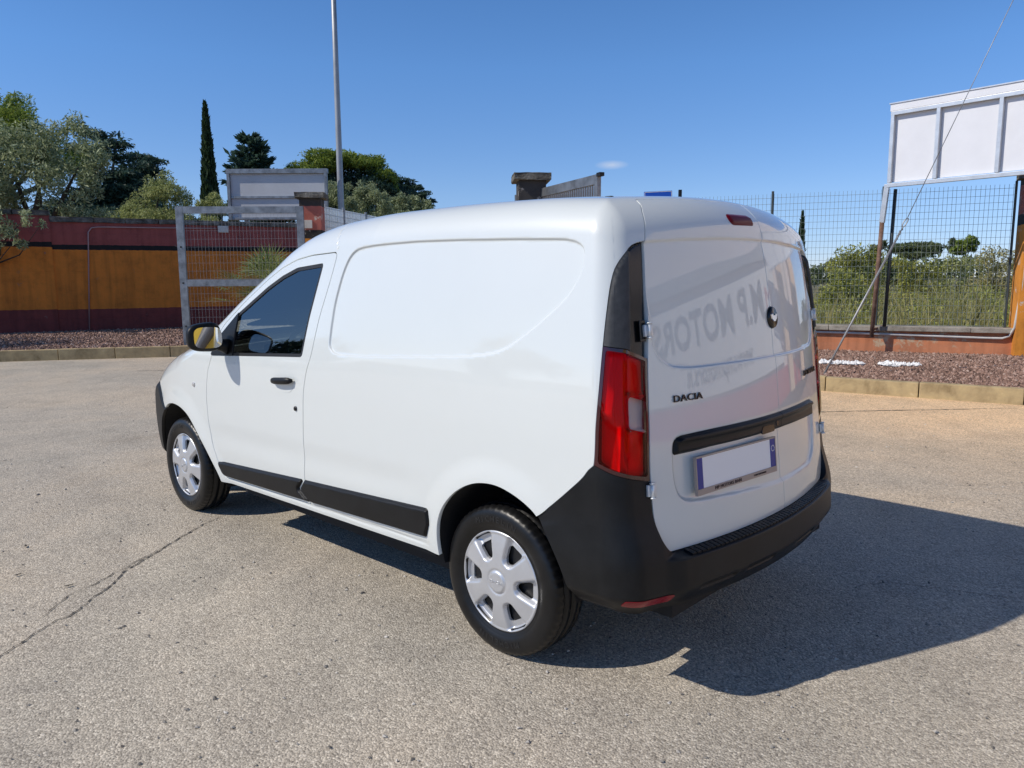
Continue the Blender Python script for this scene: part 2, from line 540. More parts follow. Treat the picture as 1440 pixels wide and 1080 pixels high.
def rc(poly, r=0.03, n=4):
    """round every corner of a polygon"""
    q = [np.array(p, float) for p in poly]; out = []
    for i in range(len(q)):
        a, b, c = q[i - 1], q[i], q[(i + 1) % len(q)]
        la, lc = np.linalg.norm(a - b), np.linalg.norm(c - b)
        p = b + (a - b) / la * min(r, .48 * la); s = b + (c - b) / lc * min(r, .48 * lc)
        for k in range(n + 1):
            t = k / n
            out.append(tuple((1 - t) ** 2 * p + 2 * t * (1 - t) * b + t * t * s))
    return out

DOOR = rc([(1.781, 1.603), (1.823, 1.462), (1.881, 1.300), (1.926, 1.109), (1.961, 1.04), (1.985, .951), (1.994, .894), (2.002, .744), (2.008, .591), (2.020, .481), (2.009, .424), (1.978, .355), (2.394, .345), (2.887, .330), (2.918, .342), (2.957, .427), (3.008, .519), (3.040, .647), (3.048, .779), (3.042, .85), (3.018, .949), (2.965, 1.04), (2.909, 1.168), (2.868, 1.222), (2.67, 1.357), (2.463, 1.472), (2.312, 1.535), (2.169, 1.574), (2.023, 1.593)], .035)
WIN = rc([(1.899, 1.554), (1.968, 1.298), (2.007, 1.098), (2.980, 1.043), (2.903, 1.152), (2.727, 1.29), (2.585, 1.366), (2.443, 1.438), (2.299, 1.495), (2.155, 1.535)], .02)
PANEL = rc([(1.78, 1.198), (1.765, 1.363), (1.722, 1.508), (1.677, 1.582), (1.616, 1.615), (1.466, 1.626), (1.192, 1.632), (.907, 1.628), (.651, 1.621), (.425, 1.613), (.374, 1.608), (.33, 1.594), (.308, 1.57), (.305, 1.527), (.319, 1.479), (.366, 1.407), (.495, 1.306), (.602, 1.237), (.661, 1.21), (.719, 1.194), (.848, 1.177), (1.13, 1.158), (1.453, 1.137), (1.70, 1.127), (1.753, 1.140), (1.779, 1.170)], .05)
ARCH_R = rc([(1.000, .10), (1.012, .348), (1.014, .423), (1.002, .495), (.968, .562), (.906, .627), (.832, .674), (.752, .703), (.656, .711), (.565, .690), (.496, .661), (.453, .632), (.365, .513), (.328, .443), (.309, .382), (.300, .10)], .05)
ARCH_F = rc([(2.945, .10), (2.957, .304), (2.983, .359), (3.081, .471), (3.170, .555), (3.244, .622), (3.310, .666), (3.42, .698), (3.546, .704), (3.66, .685), (3.75, .640), (3.85, .570), (3.915, .46), (3.945, .36), (3.95, .10)], .05)
def f_door(x, z): return sdf(x, z, DOOR)
def yd(z): return itp(z, [.50, .538, .548, .565, .60, .691, .788, .979, 1.17, 1.336, 1.454, 1.585, 1.645, 1.695, 1.747, 1.80], [.55, .650, .667, .684, .702, .719, .7195, .708, .696, .677, .666, .647, .630, .610, .575, .574])
def f_rdoor(x, y, z):
    return np.maximum(np.maximum(np.abs(y) - yd(z), .538 - z), x - (.205 + .1825 * y * y))
WBZ = [.30, .60, .632, .681, .751, .809, .841, .858, .988, 1.13, 1.254, 1.363, 1.49, 1.56, 1.602, 1.607, 1.612]
WBW = [1.50, 1.40, 1.324, 1.266, 1.186, 1.124, 1.098, 1.079, 1.071, 1.054, 1.037, 1.019, .986, .923, .825, .60, -1.0]
def f_corner(x, y, z):
    w = x + np.abs(y)
    f = w - itp(z, WBZ, WBW)
    f = np.where(z > 1.612, 1.0, f)
    return np.where(x > .72, 1.0, f) * .8
def lt(w): return np.interp(w, [.70, .813, .93, 1.037, 1.2], [1.18, 1.207, 1.243, 1.254, 1.256])
def lb(w): return np.interp(w, [.70, .807, .898, 1.001, 1.079, 1.2], [.788, .795, .811, .833, .858, .90])
def zsill(x): return .300 + .0211 * (2.95 - x)
def f_hood(x, y, z):
    yh = .792 - .09 * np.clip(x - 3.2, 0, 9) ** 2
    return np.maximum(np.maximum(np.abs(y) - yh, x - (4.16 - .28 * y * y)), (3.37 - .12 * y * y) - x)
def f_screen(x, y, z):
    yv = np.interp(x, [2.0, 3.3], [.615, .745])
    return np.maximum(np.maximum(np.abs(y) - yv, x - (3.33 - .12 * y * y)), (2.13 - .10 * y * y) - x)
def f_fbump(x, y, z):
    zf = np.interp(x, [3.70, 3.73, 3.826, 3.886, 4.0, 4.1, 4.4], [.62, .655, .712, .800, .80, .72, .62])
    return np.maximum(z - zf, 3.70 - x)
def f_head(x, y, z):
    return np.maximum.reduce([3.87 - x, .40 - np.abs(y), .81 - z, z - (.94 - .10 * np.clip(x - 3.87, 0, 1)), f_fbump(x, y, z) * -1 + .004])
def flare(sd, amt, wd): return amt * sstep(wd, .0, sd)

def d_side(x, y, z):
    side = sstep(.55, .68, np.abs(y)) * sstep(.25, .3, x)
    d = -.0085 * sstep(.003, -.006, sdf(x, z, PANEL))
    d = d + flare(sdf(x, z, ARCH_R), .010, .11) * sstep(.25, .5, x) * sstep(1.4, 1.1, x)
    d = d + flare(sdf(x, z, ARCH_F), .012, .13)
    d = d - .0035 * sstep(.09, .0, np.abs(z - (.60 + .02 * (2.0 - x)))) * sstep(1.0, 1.3, x) * sstep(3.1, 2.8, x)
    d = d - .004 * sstep(.012, .0, np.abs(z - zsill(x) - .030)) * sstep(2.9, 2.8, x) * sstep(1.05, 1.15, x)
    # roof seam above the door corner
    d = d - .004 * sstep(.007, .0, np.abs(x - 1.781 - .36 * np.clip(z - 1.60, 0, 1))) * sstep(1.595, 1.615, z) * sstep(1.80, 1.78, z)
    # roof channels
    return d * side - .007 * sstep(.018, .004, np.abs(np.abs(y) - .54)) * sstep(1.72, 1.745, z) * sstep(.27, .36, x) * sstep(2.0, 1.8, x)

REC = rc([(.612, .935), (.618, .78), (.597, .715), (.546, .690), (-.08, .650), (-.46, .652), (-.545, .70), (-.56, .80), (-.555, .935)], .05)
PANE = rc([(.68, 1.66), (.665, 1.23), (.60, 1.172), (.50, 1.161), (.15, 1.160), (-.35, 1.160), (-.60, 1.170), (-.665, 1.22), (-.68, 1.66)], .05)
def d_rear(x, y, z):
    top = 1.622 - .06 * y * y
    d = -.008 * sstep(.003, -.007, sdf(y, z, PANE)) * sstep(top + .005, top - .005, z)
    d = d - .013 * sstep(.003, -.016, sdf(y, z, REC))
    return d

# ================================================================== VAN
van = thing('delivery_van', 'white panel van with black bumpers parked on sunlit asphalt', 'van', (0, 0, 0))
P_ = MAT['paint']

def r_body(x, y, z):
    ad = np.abs(y) > .4
    fd = np.where(ad, .0030 - f_door(x, z), -1)
    fa = np.where(ad & (z < .8), -np.minimum(sdf(x, z, ARCH_R), sdf(x, z, ARCH_F)), -1)
    fr = np.where(x < .8, .0025 - f_rdoor(x, y, z), -1)
    fk = .0015 - f_corner(x, y, z)
    ff = np.where(x > 3.0, np.maximum(.0025 - f_hood(x, y, z), np.maximum(.001 - f_fbump(x, y, z), .001 - f_head(x, y, z))), -1)
    fv = np.where((x > 1.5) & (z > 1.05), .001 - f_screen(x, y, z), -1)
    return [fd, fa, fr, fk, ff, fv, zsill(x) - z]
def c_body(x, y, z):
    s_ = np.where(np.abs(y) > .5, sdf(x, z, PANEL), 1.0)
    return [s_ - .003, s_ - .0005, s_ + .002, s_ + .0045, s_ + .006]
skin('body_shell', P_, van, r_body, disp=d_side, ret=.018, cuts=c_body)

# hood, screen, front bumper, head lamps
skin('hood', P_, van, lambda x, y, z: [f_hood(x, y, z) + .0025, -f_fbump(x, y, z), .002 - f_head(x, y, z)], [('side', 1), ('side', -1), 'top', 'front'])
scr_o = skin('windscreen', MAT['glass'], van, lambda x, y, z: [f_screen(x, y, z) + .022, 1.0 - z], ['top'], ret=0, offset=-.004)
skin('windscreen_seal', MAT['rubber_seal'], van, lambda x, y, z: [f_screen(x, y, z), -.023 - f_screen(x, y, z), 1.0 - z], ['top'], ret=.01, offset=-.002)
skin('front_bumper', MAT['plastic'], van, lambda x, y, z: [f_fbump(x, y, z), .24 - z, np.where(np.abs(y) > .4, -sdf(x, z, ARCH_F), -1)], [('side', 1), ('side', -1), 'top', 'front'], disp=lambda x, y, z: .012 * sstep(.0, -.05, f_fbump(x, y, z)) - .03 * sstep(.34, .24, z), ret=.02)
for s in (1, -1):
    hl = skin('headlight', MAT['lens_clear'], van, lambda x, y, z: [f_head(x, y, z) + .002, -s * y], [('side', s), 'top', 'front'], ret=.01)
    if hl:
        skin('lamp_bowl', MAT['silver_in'], hl, lambda x, y, z: [f_head(x, y, z) + .004, -s * y], [('side', s), 'top', 'front'], ret=0, offset=-.03)

MOULD_F = rc([(2.966, .424), (2.040, .4785), (2.032, .474), (2.080, .425), (1.992, .366), (2.884, .338), (2.915, .350)], .012)
MOULD_R = rc([(2.020, .4795), (1.062, .531), (1.052, .47), (1.085, .398), (1.978, .367), (2.064, .425)], .012)
def d_mould(poly): return lambda x, y, z: .016 * sstep(.0, -.013, sdf(x, z, poly)) + d_side(x, y, z) * .3

def make_front_door(s):
    sd = [('side', s)]
    door = skin('front_door', P_, van, lambda x, y, z: [f_door(x, z) + .0030, -sdf(x, z, WIN)], sd, disp=d_side, ret=.02)
    skin('window_seal', MAT['rubber_seal'], door, lambda x, y, z: [sdf(x, z, WIN) + .001, -.017 - sdf(x, z, WIN), x - 2.735], sd, ret=.012, offset=-.002)
    skin('mirror_sail', MAT['plastic'], door, lambda x, y, z: [sdf(x, z, WIN) + .001, 2.716 - x], sd, ret=.01, offset=.004)
    skin('window_pane', MAT['glass'], door, lambda x, y, z: [sdf(x, z, WIN) + .016, x - 2.718], sd, ret=0, offset=-.007)
    m = skin('door_moulding', MAT['plastic'], door, lambda x, y, z: [sdf(x, z, MOULD_F)], sd, disp=d_mould(MOULD_F), ret=.012, cuts=lambda x, y, z: [sdf(x, z, MOULD_F) + .006, sdf(x, z, MOULD_F) + .013])
    # handle: pull bar over a cupped recess
    bm = bmesh.new()
    for k in range(13):
        t = k / 12
    pts = [(2.268 - .196 * k / 10, s * (.874 + .030 * math.sin(math.pi * k / 10) ** .45), .962 + .016 * k / 10) for k in range(11)]
    tube(bm, pts, [.007, .015, .017, .0175, .0175, .0175, .0175, .0175, .0175, .016, .007], 10)
    bmesh.ops.scale(bm, vec=(1, .62, 1), space=Matrix.Translation((0, -s * .888, 0)), verts=bm.verts[:])
    from_bm('door_handle', bm, MAT['plastic'], door, True)
    cup = rc([(2.245, .975), (2.085, .985), (2.085, .935), (2.12, .910), (2.205, .905), (2.245, .93)], .03)
    skin('handle_cup', MAT['paint'], door, lambda x, y, z: [sdf(x, z, cup)], sd, disp=lambda x, y, z: .0012 - .0 * x, ret=.001)
    bm = bmesh.new()
    bmesh.ops.create_cone(bm, cap_ends=True, segments=16, radius1=.013, radius2=.011, depth=.008, matrix=Matrix.Translation((2.064, s * .8755, .838)) @ Matrix.Rotation(-s * R(90), 4, 'X'))
    from_bm('door_lock', bm, MAT['badge'], door, True)
    return door
doorL = make_front_door(1)
doorR = make_front_door(-1)
for s in (1, -1):
    skin('side_moulding', MAT['plastic'], van, lambda x, y, z: [sdf(x, z, MOULD_R)], [('side', s)], disp=d_mould(MOULD_R), ret=.012, cuts=lambda x, y, z: [sdf(x, z, MOULD_R) + .006, sdf(x, z, MOULD_R) + .013])
    ind = rc([(3.223, .868), (3.192, .866), (3.194, .838), (3.22, .840)], .008)
    skin('side_indicator', pmat('indicator_lens', (.55, .53, .5), .15, 0, 1.0), van, lambda x, y, z: [sdf(x, z, ind)], [('side', s)], disp=lambda x, y, z: .006 * sstep(0, -.008, sdf(x, z, ind)) + .003, ret=.006)

# ---- rear corner: pillar trim, tail lamps
for s in (1, -1):
    pp = [('side', s), 'rear']
    def r_trim(x, y, z):
        w = x + np.abs(y)
        return [f_corner(x, y, z) + .001, lt(w) + .0015 - z, .003 - f_rdoor(x, y, z), -s * y]
    d_trim = lambda x, y, z: .006 * sstep(.0, -.02, f_corner(x, y, z)) - .022 * sstep(.915, .890, x + np.abs(y))
    tr_ = skin('pillar_trim', MAT['trim'], van, lambda x, y, z: r_trim(x, y, z) + [.906 - x - np.abs(y)], pp, disp=d_trim, ret=.02, cuts=lambda x, y, z: [x + np.abs(y) - .915])
    skin('trim_shaded_inset', MAT['plastic_gloss'], tr_, lambda x, y, z: r_trim(x, y, z) + [x + np.abs(y) - .904], pp, disp=d_trim, ret=.02, cuts=lambda x, y, z: [x + np.abs(y) - .890])  # blacker material puts the rear-facing half's shade into its colour
    def r_lamp(x, y, z):
        w = x + np.abs(y)
        return [f_corner(x, y, z) + .001, z - lt(w) + .001, lb(w) + .001 - z, .003 - f_rdoor(x, y, z), -s * y]
    def win(sd_):
        return lambda x, y, z: r_lamp(x, y, z) + [sd_(x, y, z)]
    # bezel between the outer edge and the lens
    def inner(x, y, z):
        w = x + np.abs(y)
        return np.maximum.reduce([f_corner(x, y, z) + .011, z - lt(w) + .012, lb(w) + .014 - z, .010 - f_rdoor(x, y, z)])
    CLEAR = rc([(.925, 1.088), (.922, .982), (.77, .945), (.77, 1.050)], .012)
    def clear(x, y, z): return sdf(x + np.abs(y), z, CLEAR)
    lamp = skin('tail_light', MAT['lamp_dark'], van, lambda x, y, z: r_lamp(x, y, z) + [-inner(x, y, z)], pp, ret=.03)
    skin('red_lens', MAT['lens_red'], lamp, lambda x, y, z: [inner(x, y, z), -clear(x, y, z), -s * y], pp, disp=lambda x, y, z: .006 * sstep(.0, -.02, inner(x, y, z)), ret=0)
    skin('clear_lens', MAT['lens_clear'], lamp, lambda x, y, z: [inner(x, y, z), clear(x, y, z), -s * y], pp, disp=lambda x, y, z: .006 * sstep(.0, -.02, inner(x, y, z)), ret=0)
    def d_bowl(x, y, z):
        w = x + np.abs(y)
        d = -.007 - .016 * sstep(.945, .915, w) - .022 * sstep(1.03, .99, z - .25 * (w - 1.0)) * sstep(.93, .96, w)
        d = d + .016 * sstep(.012, .0, np.abs(w - .917))
        d = d + .018 * sstep(.010, .0, np.abs(z - 1.092 + .1 * (.9 - w))) * (w < .92) + .018 * sstep(.010, .0, np.abs(z - .972 + .1 * (.9 - w))) * (w < .92)
        dome = np.sqrt(((w - .855) / .05) ** 2 + ((z - .895) / .062) ** 2)
        return d + .014 * sstep(1.0, .0, dome)
    skin('reflector_bowl', MAT['silver_in'], lamp, lambda x, y, z: [inner(x, y, z) - .004, -s * y], pp, disp=d_bowl, ret=0)

# ---- rear bumper
def d_bump(x, y, z):
    w = x + np.abs(y)
    rear = sstep(1.05, .86, w); cor = sstep(.62, .71, np.abs(y))
    o_c = sstep(.5365, .519, z)
    o_s = sstep(.70, .50, z)
    o = (.010 + .042 * rear * (1 - .45 * cor)) * (o_s * cor + o_c * (1 - cor))
    o = o + .010 * sstep(.70, .45, z) * sstep(.9, 1.1, w) * sstep(.03, .10, -f_corner(x, y, z))
    o = o - .040 * sstep(.42, .345, z)
    # moulded slots along the lower face
    for c in (.46, .20, -.20, -.46):
        o = o - .010 * sstep(.012, .0, np.abs(z - .405 - .04 * (.6 - np.abs(y)) * 0)) * sstep(.105, .085, np.abs(y - c))
    return o
def r_bump(x, y, z):
    w = x + np.abs(y)
    return [f_corner(x, y, z) + .001, z - lb(w) + .001, .0025 - f_rdoor(x, y, z), .350 - z, np.where(np.abs(y) > .4, -sdf(x, z, ARCH_R), -1)]
bumper = skin('rear_bumper', MAT['plastic'], van, r_bump, [('side', 1), ('side', -1), 'rear'], disp=d_bump, ret=.03)
for s in (1, -1):
    RF = rc([(.935, .410), (.955, .385), (.715, .372), (.705, .402)], .006)
    skin('reflector', MAT['reflector'], bumper, lambda x, y, z: [sdf(x + np.abs(y), z, RF), -s * y], [('side', s), 'rear'], disp=lambda x, y, z: d_bump(x, y, z) + .0025, ret=.004)
# ribbed step pad on the bumper's ledge
bm = bmesh.new()
ys = np.linspace(-.60, .60, 49)
for a, b in zip(ys[:-1], ys[1:]):
    a2 = a + (b - a) * .12; b2 = b - (b - a) * .12
    vs = []
    for yy in (a2, b2):
        x0 = float(Xr(yy, .53)) - .006; x1 = x0 - .036
        for xx in (x0, x1):
            for zz in (.505, .541 - (0 if xx == x0 else .008)):
                vs.append(bm.verts.new((xx, yy, zz)))
    for f in ((0, 1, 3, 2), (4, 6, 7, 5), (0, 4, 5, 1), (2, 3, 7, 6), (1, 5, 7, 3), (0, 2, 6, 4)):
        bm.faces.new([vs[i] for i in f])
bmesh.ops.recalc_face_normals(bm, faces=bm.faces[:])
from_bm('step_pad', bm, MAT['plastic'], bumper)

# ---- rear doors
def c_rear(x, y, z):
    t_ = z - (1.622 - .06 * y * y); a_ = sdf(y, z, PANE); b_ = sdf(y, z, REC)
    return [t_ - .005, t_, t_ + .005, a_ - .003, a_ + .002, a_ + .007, b_ - .003, b_ + .006, b_ + .016]
SEAM = -.095
rdoors = {}
for nm, sg in (('L', 1), ('R', -1)):
    def r_rd(x, y, z): return [f_rdoor(x, y, z) + .0025, sg * (SEAM - y) + .0024]
    rd = skin('rear_door', P_, van, r_rd, ['rear', 'top', ('side', 1), ('side', -1)], disp=d_rear, ret=.03, cuts=c_rear)
    rdoors[nm] = rd
    STRIP = rc([(.606, .862), (.602, .912), (.580, .932), (.40, .9405), (.0, .937), (-.40, .937), (-.53, .930), (-.553, .912), (-.548, .850), (-.40, .858), (.0, .866), (.40, .868)], .02)
    bar = skin('handle_strip', MAT['plastic'], rd, lambda x, y, z: [sdf(y, z, STRIP), sg * (SEAM - y) + .0018], ['rear'], disp=lambda x, y, z: .022 * sstep(.0, -.014, sdf(y, z, STRIP)) - .006 - .010 * sstep(.915, .900, z), ret=.02)
    if sg == 1:
        LAT = rc([(.075, .898), (-.02, .896), (-.03, .868), (.085, .868)], .012)
        skin('latch_pull', MAT['plastic_gloss'], bar, lambda x, y, z: [sdf(y, z, LAT)], ['rear'], disp=lambda x, y, z: .008 + 0 * x, ret=.006)
        KEY = rc([(-.045, .905), (-.065, .905), (-.065, .883), (-.045, .883)], .009)
        skin('key_lock', MAT['plastic_gloss'], bar, lambda x, y, z: [sdf(y, z, KEY)], ['rear'], disp=lambda x, y, z: .0085 + 0 * x, ret=.004)

def rear_frame(y, z, out):
    """matrix with X along the door (seen from behind: to the right), Y up, Z outwards"""
    p = solve(np.array([[.5, y, z]]), np.array([[-1., 0, 0]]), 1.0)[0]
    n = Vector(unit(grad3(F, p[None]))[0])
    xa = Vector((0, 0, 1)).cross(n).normalized() ; ya = n.cross(xa).normalized()
    m = Matrix((xa, ya, n)).transposed().to_4x4()
    d = float(d_rear(np.array([p[0]]), np.array([y]), np.array([z]))[0])
    m.translation = Vector(p) + n * (out + d)
    return m
text_obj('maker_badge', 'DACIA', .034, .005, rear_frame(.521, 1.060, .0035), MAT['badge'], rdoors['L'], 1.05, 1.42)
text_obj('model_badge', 'DOKKER', .033, .005, rear_frame(-.525, 1.056, .0035), MAT['badge'], rdoors['R'], 1.0, 1.75)
# emblem: chromed shield in a dark round recess
mE = rear_frame(-.103, 1.315, .004)
bm = bmesh.new()
bmesh.ops.create_cone(bm, cap_ends=True, segments=36, radius1=.046, radius2=.041, depth=.010, matrix=mE)
em = from_bm('emblem', bm, MAT['badge'], rdoors['L'], True)
bm = bmesh.new()
sh = [(-.030, .012), (-.012, .016), (-.012, .008), (.012, .008), (.012, .016), (.030, .012), (.024, -.006), (.008, -.018), (-.008, -.018), (-.024, -.006)]
a = [bm.verts.new(mE @ Vector((x, y, .006))) for x, y in sh]; b = [bm.verts.new(mE @ Vector((x * .9, y * .9, .0095))) for x, y in sh]
bm.faces.new(b)
for i in range(len(sh)): bm.faces.new((a[i], a[(i + 1) % len(sh)], b[(i + 1) % len(sh)], b[i]))
from_bm('emblem_shield', bm, MAT['chrome'], em)
# high brake light
BL = rc([(.153, 1.714), (-.035, 1.716), (-.046, 1.676), (.140, 1.672)], .02)
skin('brake_light', MAT['brake'], rdoors['L'], lambda x, y, z: [sdf(y, z, BL)], ['rear'], disp=lambda x, y, z: .001 + .007 * sstep(0, -.01, sdf(y, z, BL)), ret=.008)
# number plate (owner's number blanked out) in a dealer's frame
pl = rear_frame(.262, .790, .014)
plate = box('number_plate', (0, 0, 0), (.52, .11, .006), MAT['plate_white'], rdoors['L'], mtx=pl)
for xx in (-.2425, .2425):
    bm = bmesh.new(); bm_box(bm, (0, 0, 0), (.034, .109, .002), mtx=pl @ Matrix.Translation((xx, 0, .0035)))
    from_bm('plate_band', bm, MAT['plate_blue'], plate)
bm = bmesh.new()
for k in range(12):
    a_ = 2 * math.pi * k / 12
    bm_box(bm, (0, 0, 0), (.0035, .0035, .001), mtx=pl @ Matrix.Translation((.2425 + .011 * math.cos(a_), .018 + .011 * math.sin(a_), .0052)))
from_bm('plate_stars', bm, MAT['print_white'], plate)
bm = bmesh.new()
for c, sz in (((0, .0585, 0), (.530, .007, .012)), ((0, -.066, 0), (.530, .022, .012)), ((-.2625, 0, 0), (.005, .11, .012)), ((.2625, 0, 0), (.005, .11, .012))):
    bm_box(bm, (0, 0, 0), sz, bevel=.0015, mtx=pl @ Matrix.Translation(c))
fr = from_bm('plate_frame', bm, MAT['plate_frame'], rdoors['L'])
text_obj('frame_lettering', 'MP MOTORS BARI', .0165, .0015, pl @ Matrix.Translation((-.075, -.066, .0072)), MAT['print_dark'], fr, 1.05, 1.25)
text_obj('frame_lettering', 'CONCESSIONARIA', .009, .0015, pl @ Matrix.Translation((.140, -.066, .0072)), MAT['print_dark'], fr, 1.05, 1.1)
# hinges
for s in (1, -1):
    for zz in (1.30, .765):
        yy = float(yd(np.array(zz))) + .004
        m = rear_frame(s * yy, zz, 0)
        bm = bmesh.new()
        tube(bm, [m @ Vector((0, -.026, .013)), m @ Vector((0, .026, .013))], .0075, 12)
        for k in (-.025, .025):
            tube(bm, [m @ Vector((0, k - .002, .013)), m @ Vector((0, k + .002, .013))], .0105, 12)
        bm_box(bm, (0, 0, 0), (.018, .040, .008), bevel=.002, mtx=m @ Matrix.Translation((s * .010, 0, .006)))
        bm_box(bm, (0, 0, 0), (.014, .040, .012), bevel=.002, mtx=m @ Matrix.Translation((-s * .010, 0, .003)))
        from_bm('hinge', bm, MAT['zinc'], van, True)
        bm = bmesh.new(); bm_box(bm, (0, 0, 0), (.026, .072, .005), bevel=.002, mtx=m @ Matrix.Translation((-s * .018, 0, -.004)))
        from_bm('hinge_pocket', bm, MAT['plastic_gloss'], van)
# roof plugs
for s in (1, -1):
    for xx in (.40, .93):
        zz = float(solve(np.array([[xx, s * .54, .8]]), np.array([[0, 0, 1.]]), 1.3)[0][2])
        box('roof_plug', (xx, s * .54, zz - .004), (.030, .016, .011), MAT['plastic'], van, bevel=.003)

# ---- wheel housings, underbody, cabin
for s in (1, -1):
    for arch in (ARCH_R, ARCH_F):
        q = [p for p in arch if p[1] > .18]
        k0 = int(np.argmax([p[0] for p in q])) if False else 0
        xs_ = np.array([p[0] for p in q]); zs_ = np.array([p[1] for p in q])
        yo = Ys(xs_, zs_) - .012
        V = [(x, s * y, z) for x, y, z in zip(xs_, yo, zs_)] + [(x, s * .50, z) for x, z in zip(xs_, zs_)]
        n = len(q); fcs = [(i, i + 1, n + i + 1, n + i) for i in range(n - 1)] + [tuple(range(n, 2 * n))]
        mesh('wheel_housing', V, fcs, MAT['under'], van)
bm = bmesh.new()
bm_box(bm, (2.0, 0, .27), (1.9, 1.42, .13)); bm_box(bm, (2.1, 0, .29), (3.7, .98, .14)); bm_box(bm, (.18, 0, .36), (.30, 1.30, .12))
bm_box(bm, (2.0, 0, .322), (1.86, 1.66, .02))
from_bm('underbody', bm, MAT['under'], van)
tube_obj('rear_axle', [(.7056, -.66, .29), (.7056, .66, .29)], .045, MAT['under'], van, 10)
bm = bmesh.new(); bm_box(bm, (1.66, 0, .95), (.03, 1.44, 1.3)); from_bm('bulkhead', bm, MAT['cabin'], van)
bm = bmesh.new()
bm_box(bm, (3.02, 0, .90), (.50, 1.48, .26), bevel=.05); bm_box(bm, (2.3, 0, .36), (1.5, 1.5, .04)); bm_box(bm, (2.86, .36, 1.04), (.22, .36, .10), bevel=.03)
from_bm('dashboard', bm, MAT['cabin'], van, True)
bm = bmesh.new()
c = Matrix.Translation((2.66, .36, 1.02)) @ Matrix.Rotation(R(-65), 4, 'Y')
tube(bm, [c @ Vector((.185 * math.cos(t), .185 * math.sin(t), 0)) for t in np.linspace(0, 2 * math.pi, 33)], .015, 8, False)
tube(bm, [c @ Vector((-.17, 0, 0)), c @ Vector((.17, 0, 0))], .018, 6); tube(bm, [c @ Vector((0, -.17, 0)), c @ Vector((0, .17, 0))], .018, 6)
tube(bm, [c @ Vector((0, 0, 0)), c @ Vector((0, 0, -.3))], .03, 8)
from_bm('steering_wheel', bm, MAT['cabin'], van, True)
for yy in (.37, -.37):
    bm = bmesh.new()
    bm_box(bm, (2.20, yy, .64), (.50, .50, .16), bevel=.05); bm_box(bm, (0, 0, 0), (.14, .48, .62), bevel=.05, mtx=Matrix.Translation((1.93, yy, .98)) @ Matrix.Rotation(R(-14), 4, 'Y'))
    bm_box(bm, (1.82, yy, 1.37), (.09, .26, .19), bevel=.04)
    from_bm('seat', bm, MAT['fabric'], van, True)

# ---- door mirrors
def make_mirror(s):
    bm = bmesh.new()
    bmesh.ops.create_uvsphere(bm, u_segments=36, v_segments=20, radius=1)
    for v in bm.verts:
        x, y, z = v.co
        e = .62
        f = lambda t: math.copysign(abs(t) ** e, t)
        X, Y, Z = f(x), f(y), f(z)
        if X < 0: X *= .45
        v.co = Vector((2.775 + .085 * X * (1 - .12 * abs(Y)), s * (.992 + .095 * Y - .018 * X), 1.166 + (.078 - .008 * Y * s * s) * Z))
    o = from_bm('door_mirror', bm, MAT['plastic'], van, True)
    arm = bmesh.new()
    tube(arm, [(2.790, s * .92, 1.125), (2.790, s * .885, 1.115), (2.775, s * .855, 1.105)], [.034, .036, .045], 12)
    from_bm('mirror_arm', arm, MAT['plastic'], o, True)
    # glass, slightly sunk in the rear opening
    c = [(2.7365, s * (.992 + .071 * math.copysign(abs(math.cos(t)) ** .55, math.cos(t))), 1.166 + .057 * math.copysign(abs(math.sin(t)) ** .55, math.sin(t))) for t in np.linspace(0, 2 * math.pi, 41)[:-1]]
    c = [(x - .0125 + .20 * (abs(y) - .992) + .05 * (z - 1.166), y, z) for x, y, z in c]
    mesh('mirror_glass', c, [tuple(range(40)) if s < 0 else tuple(range(39, -1, -1))], MAT['mirror'], o)
    return o
make_mirror(1); make_mirror(-1)

# ---- wheels
def tyre_mesh(mat):
    prof = [(.190, .070), (.197, .078), (.203, .080), (.209, .0795), (.212, .0835), (.218, .0835), (.222, .087), (.245, .0925), (.262, .0925), (.276, .090), (.288, .0845), (.296, .077), (.3015, .066), (.3045, .052)]
    mid = [(.3050, .0470), (.2985, .0455), (.2985, .0375), (.3055, .036), (.3062, .008), (.2990, .0065), (.2990, -.0065), (.3062, -.008)]
    full = prof + mid + [(r, -y) for r, y in reversed(mid[:4])] + [(r, -y) for r, y in reversed(prof)]
    n = len(full); S = 168; V = []; Fc = []
    for k in range(S):
        t = 2 * math.pi * k / S
        for r, y in full:
            rr = r - (.0045 if (k % 3 == 0 and r > .292 and abs(y) > .036) else 0)
            z = rr * math.sin(t)
            V.append((rr * math.cos(t), y, max(z, -.2985) if abs(z) > .29 and z < 0 else z))
    for k in range(S):
        for i in range(n - 1):
            a = k * n + i; b = ((k + 1) % S) * n + i
            Fc.append((a, a + 1, b + 1, b))
    return V, Fc
